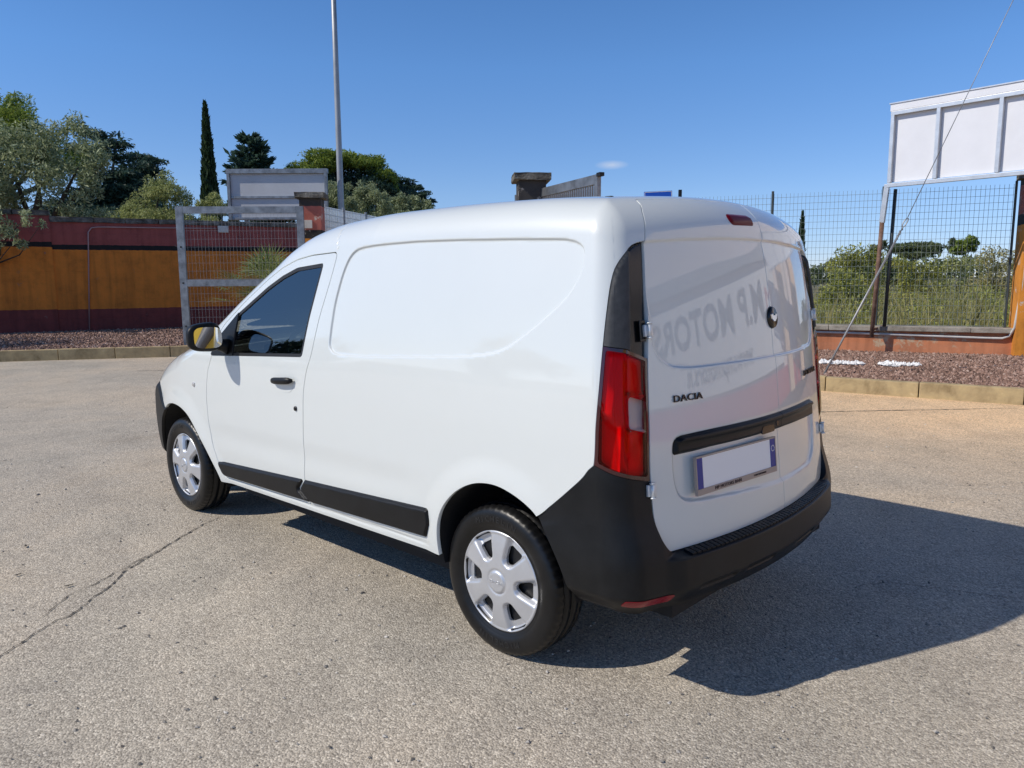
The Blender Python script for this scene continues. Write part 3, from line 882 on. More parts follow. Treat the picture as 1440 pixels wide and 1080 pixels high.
def hub_mesh():
    rs = np.concatenate([np.linspace(0.0005, .06, 14), np.linspace(.063, .2085, 44)]); S = 240
    th = np.linspace(0, 2 * math.pi, S + 1)
    RR, TT = np.meshgrid(rs, th, indexing='ij')
    a = np.mod(TT - R(30), R(60)) - R(30)           # pocket centre at 0
    u = RR * np.sin(np.abs(a)); v = RR * np.cos(a)
    def rbox(cx, hx, hy, r):
        qx = np.abs(v - cx) - hx + r; qy = u - hy - .32 * (v - cx) + r
        return np.minimum(np.maximum(qx, qy), 0) + np.hypot(np.maximum(qx, 0), np.maximum(qy, 0)) - r
    pocket = rbox(.146, .060, .044, .020); hole = rbox(.128, .034, .027, .015)
    h = .026 - .016 * (RR / .2) ** 2.2
    h = h - .024 * sstep(.003, -.022, pocket) * sstep(.204, .185, RR)
    h = h - .004 * sstep(.048, .040, RR) * 0 + .004 * sstep(.044, .040, RR)
    h = h - .010 * sstep(.199, .2085, RR) + .003 * sstep(.190, .197, RR)
    h = h - .004 * np.exp(-((RR - .047) / .004) ** 2)
    P = np.stack([RR * np.cos(TT), h, RR * np.sin(TT)], -1)
    pt = dict(P=P, ok=np.ones(RR.shape, bool), split=np.full(RR.shape, -1.0))
    V, fc = clip_patch(pt, [-hole])
    key = np.round(V * 2e4).astype(np.int64)
    _, first, inv = np.unique(key, axis=0, return_index=True, return_inverse=True); inv = inv.reshape(-1)
    V = V[first]; faces = []; ec = {}
    for f in fc:
        g = [int(inv[i]) for i in f]; g = [x for i, x in enumerate(g) if x != g[i - 1]]
        if len(set(g)) < 3 or len(set(g)) != len(g): continue
        g = g[::-1]; faces.append(g)
        for i in range(len(g)):
            e = (g[i], g[(i + 1) % len(g)]); k = tuple(sorted(e))
            ec[k] = None if k in ec else e
    V = V.tolist()
    for k, e in ec.items():
        if e is None: continue
        a_, b_ = V[e[0]], V[e[1]]; n = len(V)
        V += [a_, b_, [b_[0], b_[1] - .012, b_[2]], [a_[0], a_[1] - .012, a_[2]]]
        faces.append([n + 1, n, n + 3, n + 2])
    return V, faces
tv, tf = tyre_mesh(None)
hv, hf = hub_mesh()
proto = None
def arc_text(name, body, rad, size, centre, parent, flip=False):
    V = []; Fs = []
    step = size * .82 / rad
    for i, ch in enumerate(body):
        a_ = centre + (i - (len(body) - 1) / 2) * step
        me = text_mesh(ch, size, .0025)
        m = Matrix.Translation((rad * math.cos(a_), .0925, rad * math.sin(a_))) @ Matrix.Rotation(-(a_ - R(90)), 4, 'Y') @ Matrix.Rotation(R(90), 4, 'X') @ Matrix.Rotation(R(180), 4, 'Y')
        base = len(V)
        V += [tuple(m @ v.co) for v in me.vertices]
        Fs += [tuple(base + i for i in p.vertices) for p in me.polygons]
        bpy.data.meshes.remove(me)
    return mesh(name, V, Fs, MAT['tyre_mark'], parent)
def make_wheel():
    w = mesh('wheel', [], [], None, van) if False else None
    rim_bm = bmesh.new()
    bmesh.ops.create_cone(rim_bm, cap_ends=True, segments=48, radius1=.192, radius2=.192, depth=.10, matrix=Matrix.Translation((0, .005, 0)) @ Matrix.Rotation(R(90), 4, 'X'))
    bmesh.ops.create_cone(rim_bm, cap_ends=True, segments=24, radius1=.075, radius2=.065, depth=.05, matrix=Matrix.Translation((0, .06, 0)) @ Matrix.Rotation(R(-90), 4, 'X'))
    w = from_bm('wheel', rim_bm, MAT['steel_dark'], van, False)
    ty = mesh('tyre', tv, tf, MAT['tyre'], w, True)
    hc = mesh('hubcap', hv, hf, MAT['hubcap'], w, True, loc=(0, .070, 0))
    for e in hc.data.edges: pass
    t1 = arc_text('tyre_lettering', 'MICHELIN', .250, .034, R(88), w)
    t2 = arc_text('tyre_lettering', 'MICHELIN', .250, .034, R(268), w)
    lg = text_obj('cap_lettering', 'DACIA', .018, .002, Matrix.Translation((0, .1005, 0)) @ Matrix.Rotation(R(180), 4, 'Z') @ Matrix.Rotation(R(90), 4, 'X'), MAT['hubcap'], w, 1.0, 1.3)
    return [w, ty, hc, t1, t2, lg]
wheel_parts = make_wheel()
def place_wheel(parts, x, s, spin):
    parts[0].location = (x, s * .738, .2985)
    parts[0].rotation_euler = Matrix.Rotation(0 if s > 0 else math.pi, 3, 'Z').to_euler()
    parts[0].rotation_euler = (Matrix.Rotation(0 if s > 0 else math.pi, 3, 'Z') @ Matrix.Identity(3)).to_euler()
    for p in parts[2:]:
        p.rotation_euler = (0, spin, 0)
for k, (x, s, spin) in enumerate(((.7056, 1, 0.0), (3.5156, 1, R(22)), (.7056, -1, R(10)), (3.5156, -1, R(40)))):
    if k == 0:
        pr = wheel_parts
    else:
        w = wheel_parts[0].copy(); COL.objects.link(w); w.parent = van
        pr = [w]
        for c_ in wheel_parts[1:]:
            d_ = c_.copy(); COL.objects.link(d_); d_.parent = w; pr.append(d_)
    place_wheel(pr, x, s, spin)

# ================================================================== SETTING MATERIALS
def asphalt_mat():
    m, nt, p = new_mat('worn_asphalt'); N, L = nt.nodes, nt.links
    tc = N.new('ShaderNodeTexCoord')
    def vor(scale, feat='F1'):
        v = N.new('ShaderNodeTexVoronoi'); v.feature = feat; v.inputs['Scale'].default_value = scale
        L.new(tc.outputs['Object'], v.inputs['Vector']); return v
    def noise(scale, det=5, ro=.6, dist=0):
        n = N.new('ShaderNodeTexNoise'); n.inputs['Scale'].default_value = scale; n.inputs['Detail'].default_value = det
        n.inputs['Roughness'].default_value = ro; n.inputs['Distortion'].default_value = dist
        L.new(tc.outputs['Object'], n.inputs['Vector']); return n
    v1 = vor(125); v2 = vor(290)
    sep = N.new('ShaderNodeSeparateColor'); L.new(v1.outputs['Color'], sep.inputs[0])
    r1 = ramp(nt, [(0, (0.191, 0.162, 0.128)), (0.25, (0.364, 0.312, 0.253)), (0.6, (0.561, 0.485, 0.386)), (0.88, (0.766, 0.669, 0.54)), (1, (1.021, 0.908, 0.75))])
    L.new(sep.outputs[0], r1.inputs[0])
    sep2 = N.new('ShaderNodeSeparateColor'); L.new(v2.outputs['Color'], sep2.inputs[0])
    r2 = ramp(nt, [(0, (0.204, 0.174, 0.139)), (0.5, (0.46, 0.399, 0.324)), (1, (0.739, 0.65, 0.534))])
    L.new(sep2.outputs[0], r2.inputs[0])
    mx = N.new('ShaderNodeMix'); mx.data_type = 'RGBA'; mx.inputs['Factor'].default_value = .50
    L.new(r1.outputs[0], mx.inputs['A']); L.new(r2.outputs[0], mx.inputs['B'])
    # large worn patches: greyer and browner zones
    n1 = noise(.35, 6, .62, .6)
    r3 = ramp(nt, [(.28, (.74, .77, .80)), (.5, (.95, .955, .965)), (.74, (1.10, 1.04, .97))])
    L.new(n1.outputs['Fac'], r3.inputs[0])
    m2 = N.new('ShaderNodeMix'); m2.data_type = 'RGBA'; m2.blend_type = 'MULTIPLY'; m2.inputs['Factor'].default_value = 1
    L.new(mx.outputs['Result'], m2.inputs['A']); L.new(r3.outputs[0], m2.inputs['B'])
    n2 = noise(2.3, 7, .7, .3)
    r4 = ramp(nt, [(.30, (.83, .83, .84)), (.5, (1, 1, 1)), (.70, (1.08, 1.07, 1.06))])
    L.new(n2.outputs['Fac'], r4.inputs[0])
    m3 = N.new('ShaderNodeMix'); m3.data_type = 'RGBA'; m3.blend_type = 'MULTIPLY'; m3.inputs['Factor'].default_value = 1
    L.new(m2.outputs['Result'], m3.inputs['A']); L.new(r4.outputs[0], m3.inputs['B'])
    # sandy strip of ground towards the right-hand bed and greyer towards the wall on the left
    sx = N.new('ShaderNodeSeparateXYZ'); L.new(tc.outputs['Object'], sx.inputs[0])
    mr = N.new('ShaderNodeMapRange'); mr.inputs[1].default_value = -1.5; mr.inputs[2].default_value = -6.0; mr.inputs[3].default_value = 0; mr.inputs[4].default_value = 1
    L.new(sx.outputs[1], mr.inputs[0])
    r5 = ramp(nt, [(0, (1.04, 1.05, 1.04)), (.35, (1.09, 1.05, .99)), (1, (1.62, 1.32, .98))])
    L.new(mr.outputs[0], r5.inputs[0])
    m4 = N.new('ShaderNodeMix'); m4.data_type = 'RGBA'; m4.blend_type = 'MULTIPLY'; m4.inputs['Factor'].default_value = 1
    L.new(m3.outputs['Result'], m4.inputs['A']); L.new(r5.outputs[0], m4.inputs['B'])
    # oily stains
    n3 = noise(.9, 3, .5, .8)
    r6 = ramp(nt, [(.64, (1, 1, 1)), (.78, (.86, .84, .82))])
    L.new(n3.outputs['Fac'], r6.inputs[0])
    m5 = N.new('ShaderNodeMix'); m5.data_type = 'RGBA'; m5.blend_type = 'MULTIPLY'; m5.inputs['Factor'].default_value = 1
    L.new(m4.outputs['Result'], m5.inputs['A']); L.new(r6.outputs[0], m5.inputs['B'])
    L.new(m5.outputs['Result'], p.inputs['Base Color'])
    p.inputs['Roughness'].default_value = .86
    p.inputs['Specular IOR Level'].default_value = .35
    h = N.new('ShaderNodeMath'); h.operation = 'SUBTRACT'
    L.new(v1.outputs['Distance'], h.inputs[1]); h.inputs[0].default_value = 1
    b = N.new('ShaderNodeBump'); b.inputs['Strength'].default_value = .8; b.inputs['Distance'].default_value = .0045
    L.new(h.outputs[0], b.inputs['Height'])
    b2 = N.new('ShaderNodeBump'); b2.inputs['Strength'].default_value = .25; b2.inputs['Distance'].default_value = .03
    L.new(n2.outputs['Fac'], b2.inputs['Height']); L.new(b2.outputs[0], b.inputs['Normal'])
    L.new(b.outputs[0], p.inputs['Normal'])
    return m

def noisy(name, stops, scale, rough=.9, bump=(20, .4, .02), detail=8, distortion=.3, scale2=None):
    m, nt, p = new_mat(name); N, L = nt.nodes, nt.links
    tc = N.new('ShaderNodeTexCoord')
    n = N.new('ShaderNodeTexNoise'); n.inputs['Scale'].default_value = scale; n.inputs['Detail'].default_value = detail
    n.inputs['Roughness'].default_value = .68; n.inputs['Distortion'].default_value = distortion
    L.new(tc.outputs['Object'], n.inputs['Vector'])
    r = ramp(nt, stops); L.new(n.outputs['Fac'], r.inputs[0]); L.new(r.outputs[0], p.inputs['Base Color'])
    p.inputs['Roughness'].default_value = rough
    n2 = N.new('ShaderNodeTexNoise'); n2.inputs['Scale'].default_value = bump[0]; n2.inputs['Detail'].default_value = 6
    L.new(tc.outputs['Object'], n2.inputs['Vector'])
    b = N.new('ShaderNodeBump'); b.inputs['Strength'].default_value = bump[1]; b.inputs['Distance'].default_value = bump[2]
    L.new(n2.outputs['Fac'], b.inputs['Height']); L.new(b.outputs[0], p.inputs['Normal'])
    return m

def bands_mat(name, bands, wear=(.45, .40, .34), wear_amt=.10, block=True, axis=2):
    """painted masonry: bands = [(z_top, colour), ...] from the bottom up, worn by noise, block joints as relief"""
    m, nt, p = new_mat(name); N, L = nt.nodes, nt.links
    tc = N.new('ShaderNodeTexCoord'); sx = N.new('ShaderNodeSeparateXYZ'); L.new(tc.outputs['Object'], sx.inputs[0])
    nz = N.new('ShaderNodeTexNoise'); nz.inputs['Scale'].default_value = 9; nz.inputs['Detail'].default_value = 5
    L.new(tc.outputs['Object'], nz.inputs['Vector'])
    ad = N.new('ShaderNodeMath'); ad.operation = 'MULTIPLY_ADD'; ad.inputs[1].default_value = .03; L.new(nz.outputs['Fac'], ad.inputs[0]); L.new(sx.outputs[axis], ad.inputs[2])
    mr = N.new('ShaderNodeMapRange'); mr.inputs[1].default_value = 0; mr.inputs[2].default_value = 4; L.new(ad.outputs[0], mr.inputs[0])
    st = [(0, bands[0][1])]
    for (zt, c), (_, c2) in zip(bands[:-1], bands[1:]): st.append((zt / 4, c2))
    r = ramp(nt, st, 'CONSTANT'); L.new(mr.outputs[0], r.inputs[0])
    n2 = N.new('ShaderNodeTexNoise'); n2.inputs['Scale'].default_value = 2.2; n2.inputs['Detail'].default_value = 9; n2.inputs['Roughness'].default_value = .72
    L.new(tc.outputs['Object'], n2.inputs['Vector'])
    r2 = ramp(nt, [(.28, (.66, .66, .67)), (.5, (1, 1, 1)), (.72, (1.18, 1.15, 1.1))]); L.new(n2.outputs['Fac'], r2.inputs[0])
    ms = N.new('ShaderNodeMapping'); ms.inputs['Scale'].default_value = (7, 7, .45); L.new(tc.outputs['Object'], ms.inputs[0])
    ns = N.new('ShaderNodeTexNoise'); ns.inputs['Scale'].default_value = 1.0; ns.inputs['Detail'].default_value = 6; L.new(ms.outputs[0], ns.inputs['Vector'])
    rs = ramp(nt, [(.34, (.80, .79, .79)), (.52, (1, 1, 1)), (.75, (1.06, 1.05, 1.04))]); L.new(ns.outputs['Fac'], rs.inputs[0])
    mu = N.new('ShaderNodeMix'); mu.data_type = 'RGBA'; mu.blend_type = 'MULTIPLY'; mu.inputs['Factor'].default_value = 1
    m0 = N.new('ShaderNodeMix'); m0.data_type = 'RGBA'; m0.blend_type = 'MULTIPLY'; m0.inputs['Factor'].default_value = 1
    L.new(r.outputs[0], m0.inputs['A']); L.new(rs.outputs[0], m0.inputs['B'])
    L.new(m0.outputs['Result'], mu.inputs['A']); L.new(r2.outputs[0], mu.inputs['B'])
    n3 = N.new('ShaderNodeTexNoise'); n3.inputs['Scale'].default_value = 3.1; n3.inputs['Detail'].default_value = 10; n3.inputs['Roughness'].default_value = .75
    mp = N.new('ShaderNodeMapping'); mp.inputs['Location'].default_value = (7, 3, 1); L.new(tc.outputs['Object'], mp.inputs[0]); L.new(mp.outputs[0], n3.inputs['Vector'])
    r3 = ramp(nt, [(.66 - wear_amt, (0, 0, 0)), (.70 - wear_amt * .8, (1, 1, 1))]); L.new(n3.outputs['Fac'], r3.inputs[0])
    mw = N.new('ShaderNodeMix'); mw.data_type = 'RGBA'; mw.inputs['B'].default_value = (*wear, 1)
    L.new(r3.outputs[0], mw.inputs['Factor']); L.new(mu.outputs['Result'], mw.inputs['A'])
    L.new(mw.outputs['Result'], p.inputs['Base Color'])
    p.inputs['Roughness'].default_value = .88
    bp = N.new('ShaderNodeBump'); bp.inputs['Strength'].default_value = .5; bp.inputs['Distance'].default_value = .012
    L.new(n2.outputs['Fac'], bp.inputs['Height'])
    if block:
        cx = N.new('ShaderNodeCombineXYZ'); L.new(sx.outputs[0], cx.inputs[0]); L.new(sx.outputs[2], cx.inputs[1])
        bk = N.new('ShaderNodeTexBrick'); bk.inputs['Scale'].default_value = 1; bk.inputs['Brick Width'].default_value = .48; bk.inputs['Row Height'].default_value = .24
        bk.inputs['Mortar Size'].default_value = .012; bk.inputs['Mortar Smooth'].default_value = .6
        bk.inputs['Color1'].default_value = (1, 1, 1, 1); bk.inputs['Color2'].default_value = (.8, .8, .8, 1); bk.inputs['Mortar'].default_value = (0, 0, 0, 1)
        L.new(cx.outputs[0], bk.inputs['Vector'])
        b3 = N.new('ShaderNodeBump'); b3.inputs['Strength'].default_value = .5; b3.inputs['Distance'].default_value = .008
        L.new(bk.outputs['Color'], b3.inputs['Height']); L.new(bp.outputs[0], b3.inputs['Normal']); L.new(b3.outputs[0], p.inputs['Normal'])
    else:
        L.new(bp.outputs[0], p.inputs['Normal'])
    return m

def leaf_mat(name, c1, c2, rough=.55, trans=.38):
    m, nt, p = new_mat(name); N, L = nt.nodes, nt.links
    g = N.new('ShaderNodeNewGeometry')
    r = ramp(nt, [(0, c1), (1, c2)]); L.new(g.outputs['Random Per Island'], r.inputs[0])
    L.new(r.outputs[0], p.inputs['Base Color'])
    p.inputs['Roughness'].default_value = rough
    p.inputs['Specular IOR Level'].default_value = .3
    tl = N.new('ShaderNodeBsdfTranslucent'); L.new(r.outputs[0], tl.inputs[0])
    mx = N.new('ShaderNodeMixShader'); mx.inputs[0].default_value = trans
    out = N['Material Output']
    L.new(p.outputs[0], mx.inputs[1]); L.new(tl.outputs[0], mx.inputs[2]); L.new(mx.outputs[0], out.inputs[0])
    return m

MAT['asphalt'] = asphalt_mat()
MAT['crack'] = pmat('crack_dirt', (.085, .075, .066), 1.0)
MAT['soil'] = noisy('dry_field_soil', [(.3, (.10, .085, .05)), (.5, (.17, .145, .08)), (.7, (.15, .16, .06))], .5)
MAT['gravel_bed'] = noisy('lava_gravel_base', [(.3, (.045, .026, .024)), (.7, (.14, .085, .075))], 30, 1.0, (60, .8, .03))
def island_mat(name, stops, rough=.95):
    m, nt, p = new_mat(name); N, L = nt.nodes, nt.links
    g = N.new('ShaderNodeNewGeometry'); r = ramp(nt, stops); L.new(g.outputs['Random Per Island'], r.inputs[0]); L.new(r.outputs[0], p.inputs['Base Color'])
    p.inputs['Roughness'].default_value = rough
    return m
MAT['lava'] = island_mat('lava_gravel', [(0, (0.103, 0.06, 0.044)), (.5, (0.265, 0.159, 0.117)), (.85, (0.391, 0.247, 0.19)), (1, (0.506, 0.38, 0.31))])
MAT['pebble'] = island_mat('white_pebbles', [(0, (.75, .74, .72)), (1, (.9, .9, .89))], .7)
MAT['kerb'] = noisy('kerb_stone', [(.28, (0.189, 0.135, 0.062)), (.5, (0.435, 0.334, 0.181)), (.62, (0.522, 0.405, 0.213)), (.75, (0.696, 0.582, 0.375))], 3.0, .9, (0.85, 0.71, 0.01))
MAT['conc'] = noisy('mossy_concrete', [(.30, (.035, .032, .028)), (.48, (.12, .112, .095)), (.7, (.30, .285, .25))], 5.0, .95, (30, .7, .02))
MAT['cap'] = noisy('wall_cap_stone', [(.30, (.17, .15, .12)), (.5, (.36, .32, .26)), (.72, (.48, .44, .37))], 4.0, .9, (40, .5, .01))
RED = (.34, .085, .072); ORANGE = (.72, .225, .030); BLACK = (.016, .014, .014); DRED = (.22, .050, .042)
MAT['wall_left'] = bands_mat('painted_boundary_wall', [(.72, DRED), (2.25, ORANGE), (2.36, BLACK), (4, RED)], (.25, .16, .13), .02)
MAT['wall_left2'] = bands_mat('painted_boundary_wall_high', [(.74, DRED), (2.31, ORANGE), (2.43, BLACK), (4, RED)], (.25, .16, .13), .02)
MAT['wall_right'] = bands_mat('terracotta_low_wall', [(.30, (.60, .24, .12)), (4, (.62, .235, .11))], (.55, .42, .28), .10, False)
MAT['pillar'] = bands_mat('painted_gate_pillar', [(2.28, (.70, .27, .035)), (2.44, (.03, .028, .026)), (2.92, (.42, .13, .10)), (4, (.045, .040, .038))], (.62, .55, .47), .085, False)
MAT['pillar_dark'] = bands_mat('dark_gate_pillar', [(2.28, (.70, .27, .035)), (2.44, (.03, .028, .026)), (2.55, (.42, .13, .10)), (4, (.055, .050, .047))], (.5, .46, .42), .085, False)
MAT['galv'] = pmat('galvanised_steel', (.27, .28, .29), .48, .8, 0, None, .5, (5, .42))
MAT['galv_wire'] = pmat('galvanised_wire', (.36, .36, .36), .5, .5)
MAT['green_wire'] = pmat('green_coated_wire', (.20, .235, .22), .5)
MAT['dark_post'] = pmat('dark_fence_post', (.045, .055, .055), .5, .3, 0, None, .5, (6, .3))
MAT['rust'] = noisy('rusty_post', [(.3, (.09, .045, .030)), (.55, (.20, .115, .08)), (.75, (.30, .22, .18))], 7, .8, (50, .3, .003))
MAT['alu'] = pmat('aluminium_frame', (.66, .66, .65), .35, .6, 0, None, .5, (8, .12))
MAT['board'] = pmat('white_sign_back', (.74, .75, .78), .55, 0, 0, None, .5, (1.2, .05))
MAT['grey_board'] = pmat('grey_sign_back', (.55, .565, .58), .55, .1, 0, None, .5, (1.0, .08))
MAT['pvc'] = pmat('pvc_conduit', (.62, .60, .56), .5, 0, 0, None, .5, (6, .15))
MAT['pvc_pink'] = pmat('painted_conduit', (.42, .27, .26), .5)
MAT['sign_blue'] = pmat('blue_sign', (.008, .105, .62), .4)
MAT['pole'] = pmat('lamp_post_steel', (.36, .37, .38), .5, .4, 0, None, .5, (2, .15))
MAT['bark'] = noisy('tree_bark', [(.3, (.03, .024, .018)), (.6, (.085, .070, .052)), (.8, (.14, .12, .10))], 6, .95, (18, .9, .03))
MAT['olive'] = leaf_mat('olive_leaves', (0.144, 0.186, 0.077), (0.518, 0.57, 0.342))
MAT['olive_yellow'] = leaf_mat('olive_leaves_yellowish', (0.189, 0.231, 0.075), (0.53, 0.552, 0.234))  # yellower leaf tone for the bushier olives
MAT['pine'] = leaf_mat('pine_needles', (0.078, 0.144, 0.025), (0.354, 0.42, 0.075))
MAT['cedar'] = leaf_mat('cedar_needles', (0.02, 0.048, 0.034), (0.085, 0.145, 0.102))
MAT['cypress'] = leaf_mat('cypress_scales', (0.017, 0.037, 0.017), (0.076, 0.119, 0.048))
MAT['palm'] = leaf_mat('palm_fans', (0.096, 0.144, 0.048), (0.352, 0.4, 0.16))
MAT['bush'] = leaf_mat('hedge_leaves', (0.144, 0.173, 0.035), (0.53, 0.545, 0.147), .55, .35)
MAT['reed'] = leaf_mat('reed_blades', (0.204, 0.204, 0.063), (0.6, 0.54, 0.253), .6, .4)
MAT['far'] = leaf_mat('far_leaves', (0.064, 0.096, 0.048), (0.208, 0.24, 0.096))
MAT['stucco'] = noisy('pink_stucco', [(.3, (0.694, 0.597, 0.572)), (.7, (0.818, 0.724, 0.692))], 1.2, .9, (0.85, 0.254, 0.005))
MAT['stucco_or'] = noisy('apricot_stucco', [(.3, (0.726, 0.483, 0.288)), (.7, (0.814, 0.575, 0.372))], 1.2, .9, (0.85, 0.23, 0.005))
MAT['fascia'] = pmat('grey_fascia', (.30, .30, .31), .6)
MAT['panel_white'] = pmat('white_sign_panel', (.80, .80, .80), .4)
MAT['letter_grey'] = pmat('grey_letters', (.10, .10, .11), .5)
MAT['letter_red'] = pmat('red_letters', (.45, .03, .04), .5)
MAT['yellow'] = pmat('yellow_panel', (.75, .50, .06), .5)

# ================================================================== GROUND
def poly_sheet(name, pts, z, mat, parent=None, kind='structure', th=0.0):
    o = mesh(name, [(x, y, z) for x, y in pts], [tuple(range(len(pts)))], mat, parent)
    if kind and parent is None: o['kind'] = kind
    return o
poly_sheet('ground', [(-500, -500), (500, -500), (500, 500), (-500, 500)], -.03, MAT['soil'])
lot = poly_sheet('asphalt', [(-45, -9.6), (-4, -8.2), (.34, -7.40), (2.44, -7.02), (7.0, -6.2), (6.0, -40), (14, -40), (12.6, -5.4), (13.47, -3.28), (15.05, -.82), (18.3, 4.6), (22, 14), (22, 45), (-45, 45)], 0, MAT['asphalt'])

def ribbon(name, pts, w, z, mat, parent, jit=.006, seed=1, step=.02):
    """thin uneven strip following a crack"""
    rg = np.random.default_rng(seed)
    q = []
    for a, b in zip(pts, pts[1:]):
        a = np.array(a); b = np.array(b); n = max(2, int(np.linalg.norm(b - a) / step))
        for k in range(n): q.append(a + (b - a) * k / n)
    q.append(np.array(pts[-1])); q = np.array(q)
    d = np.gradient(q, axis=0); nn = np.stack([-d[:, 1], d[:, 0]], 1); nn /= np.linalg.norm(nn, axis=1, keepdims=True) + 1e-9
    off = np.cumsum(rg.normal(0, jit, len(q))); off -= np.linspace(off[0], off[-1], len(q)); off += rg.normal(0, jit * .6, len(q))
    q = q + nn * off[:, None]
    ww = w * np.abs(rg.normal(1, .55, len(q))) * np.sin(np.linspace(.15, math.pi - .15, len(q))) ** .4
    V = np.concatenate([np.c_[q + nn * ww[:, None] / 2, np.full(len(q), z)], np.c_[q - nn * ww[:, None] / 2, np.full(len(q), z)]])
    n = len(q)
    return mesh(name, V, [(i, i + n, i + n + 1, i + 1) for i in range(n - 1)], mat, parent)
CR1 = [(2.05, 2.32), (2.134, 2.19), (2.194, 2.102), (2.298, 1.979), (2.352, 1.868), (2.528, 1.66), (2.701, 1.516), (2.787, 1.395), (2.951, 1.177), (3.148, .901), (3.223, .705)]
CR2 = [(2.40, 1.99), (2.60, 1.80), (2.66, 1.66), (2.80, 1.44), (2.90, 1.27), (3.05, 1.05)]
ribbon('crack', CR1, .008, .004, MAT['crack'], lot, .0035, 1)
ribbon('crack', CR2, .005, .004, MAT['crack'], lot, .0035, 2)
ribbon('crack', [(.35, -7.08), (1.08, -6.276), (1.84, -5.43), (3.2, -3.9)], .016, .004, MAT['crack'], lot, .002, 3)
ribbon('crack', [(-.10, -.80), (-.201, -.956), (-.426, -1.047), (-.716, -1.182), (-1.2, -1.4)], .0035, .004, MAT['crack'], lot, .004, 4)
# loose grit and a few dead leaves on the asphalt
def debris():
    rg = np.random.default_rng(5); V = []; Fc = []
    for _ in range(2600):
        r = rg.uniform(1.2, 11); a = rg.uniform(-1.75, .15)
        x = -1.3 + r * math.cos(a); y = 2.86 + r * math.sin(a)
        if y < -6.4 or x > 12.5: continue
        s = abs(rg.normal(.0045, .002)) + .0015
        b = len(V)
        o = rg.normal(0, 1, (6, 3)) * .25 + np.array([(1, 0, 0), (-1, 0, 0), (0, 1, 0), (0, -1, 0), (0, 0, 1), (0, 0, -.2)])
        V += (o * s * [1, 1, .7] + [x, y, .003]).tolist()
        Fc += [[b + i for i in f] for f in ((0, 2, 4), (2, 1, 4), (1, 3, 4), (3, 0, 4))]
    o = mesh('grit', V, Fc, island_mat('grit', [(0, (.16, .145, .125)), (.5, (.36, .33, .29)), (1, (.62, .58, .52))]))
    tag(o, 'fine loose grit scattered over the asphalt', 'grit', kind='stuff')
debris()
for k, (x, y) in enumerate([(2.705, 1.77), (3.5, 1.75), (3.05, 1.9)]):
    rg = np.random.default_rng(k + 40); a = rg.uniform(0, 6.28); L_ = .022
    V = [(math.cos(a) * t * L_ - math.sin(a) * u * L_ * .45, math.sin(a) * t * L_ + math.cos(a) * u * L_ * .45, .006 + .006 * (t * t) + .004 * u * u) for t, u in ((-1, 0), (-.3, .8), (.5, .6), (1, 0), (.5, -.6), (-.3, -.8))]
    lf = mesh('dead_leaf', V, [(0, 1, 2, 3), (0, 3, 4, 5)], MAT['bark'], None, loc=(x, y, 0))
    tag(lf, ['dark curled dead leaf lying right beside the long asphalt crack', 'small dead leaf lying on open asphalt beyond the crack', 'tiny dead leaf on the asphalt between the crack and the front wheel'][k], 'leaf', 'dead leaves on the asphalt')

def kerb(name, label, pts, w, h, stone=1.0, side=1):
    t = thing(name, label, 'kerb', (pts[0][0], pts[0][1], 0))
    o0 = Vector((pts[0][0], pts[0][1], 0)); rg = random.Random(3)
    for a, b in zip(pts, pts[1:]):
        a = Vector((*a, 0)); b = Vector((*b, 0)); d = b - a; n = max(1, round(d.length / stone)); ang = math.atan2(d.y, d.x)
        nn = Vector((-d.y, d.x, 0)).normalized() * side
        for k in range(n):
            c = a + d * ((k + .5) / n) + nn * (w / 2 + rg.uniform(-.006, .006)) - o0
            bm = bmesh.new(); bm_box(bm, (c.x, c.y, h / 2 - .05 + rg.uniform(-.004, .004)), (d.length / n - .012, w, h + .1), ang + rg.uniform(-.004, .004), .012)
            from_bm('kerb_stone', bm, MAT['kerb'], t)
    return t
kerb('kerb', 'stained sandy kerb edging the lava gravel under the low terracotta wall', [(-7.0, -8.80), (-4, -8.15), (.34, -7.36), (2.44, -6.98), (7.0, -6.15)], .13, .185, 1.05, -1)
kerb('kerb', 'weathered kerb edging the gravel strip before the painted boundary wall', [(12.55, -5.0), (13.47, -3.24), (15.02, -.80), (18.2, 4.5)], .13, .20, 1.15, -1)

def gravel(name, label, poly, z, n, size, mat, seed, cond=None):
    rg = np.random.default_rng(seed); P = np.array(poly)
    lo, hi = P.min(0), P.max(0); pts = []
    while len(pts) < n:
        c = rg.uniform(lo, hi, (n * 2, 2)); k = sdf(c[:, 0], c[:, 1], poly) < -.01
        if cond is not None: k &= cond(c)
        pts += c[k].tolist()
    pts = np.array(pts[:n])
    base = np.array([(1, 0, 0), (0, 1, 0), (-1, 0, 0), (0, -1, 0), (0, 0, .8), (0, 0, -.6)], float)
    o = base[None] * (1 + rg.normal(0, .22, (n, 6, 1))) + rg.normal(0, .12, (n, 6, 3))
    a = rg.uniform(0, 6.28, n); ca, sa = np.cos(a), np.sin(a)
    s = size * np.exp(rg.normal(0, .30, n))
    x = (o[..., 0] * ca[:, None] - o[..., 1] * sa[:, None]) * s[:, None]; y = (o[..., 0] * sa[:, None] + o[..., 1] * ca[:, None]) * s[:, None]
    zz = o[..., 2] * s[:, None] + z + rg.uniform(-.2, .6, (n, 1)) * size
    V = np.stack([x + pts[:, :1], y + pts[:, 1:], zz], -1).reshape(-1, 3)
    f = np.array([(0, 1, 4), (1, 2, 4), (2, 3, 4), (3, 0, 4), (1, 0, 5), (2, 1, 5), (3, 2, 5), (0, 3, 5)])
    Q = (np.arange(n)[:, None, None] * 6 + f[None]).reshape(-1, 3)
    ob = quads_mesh(name, V, Q, mat)
    return tag(ob, label, 'gravel', kind='stuff')
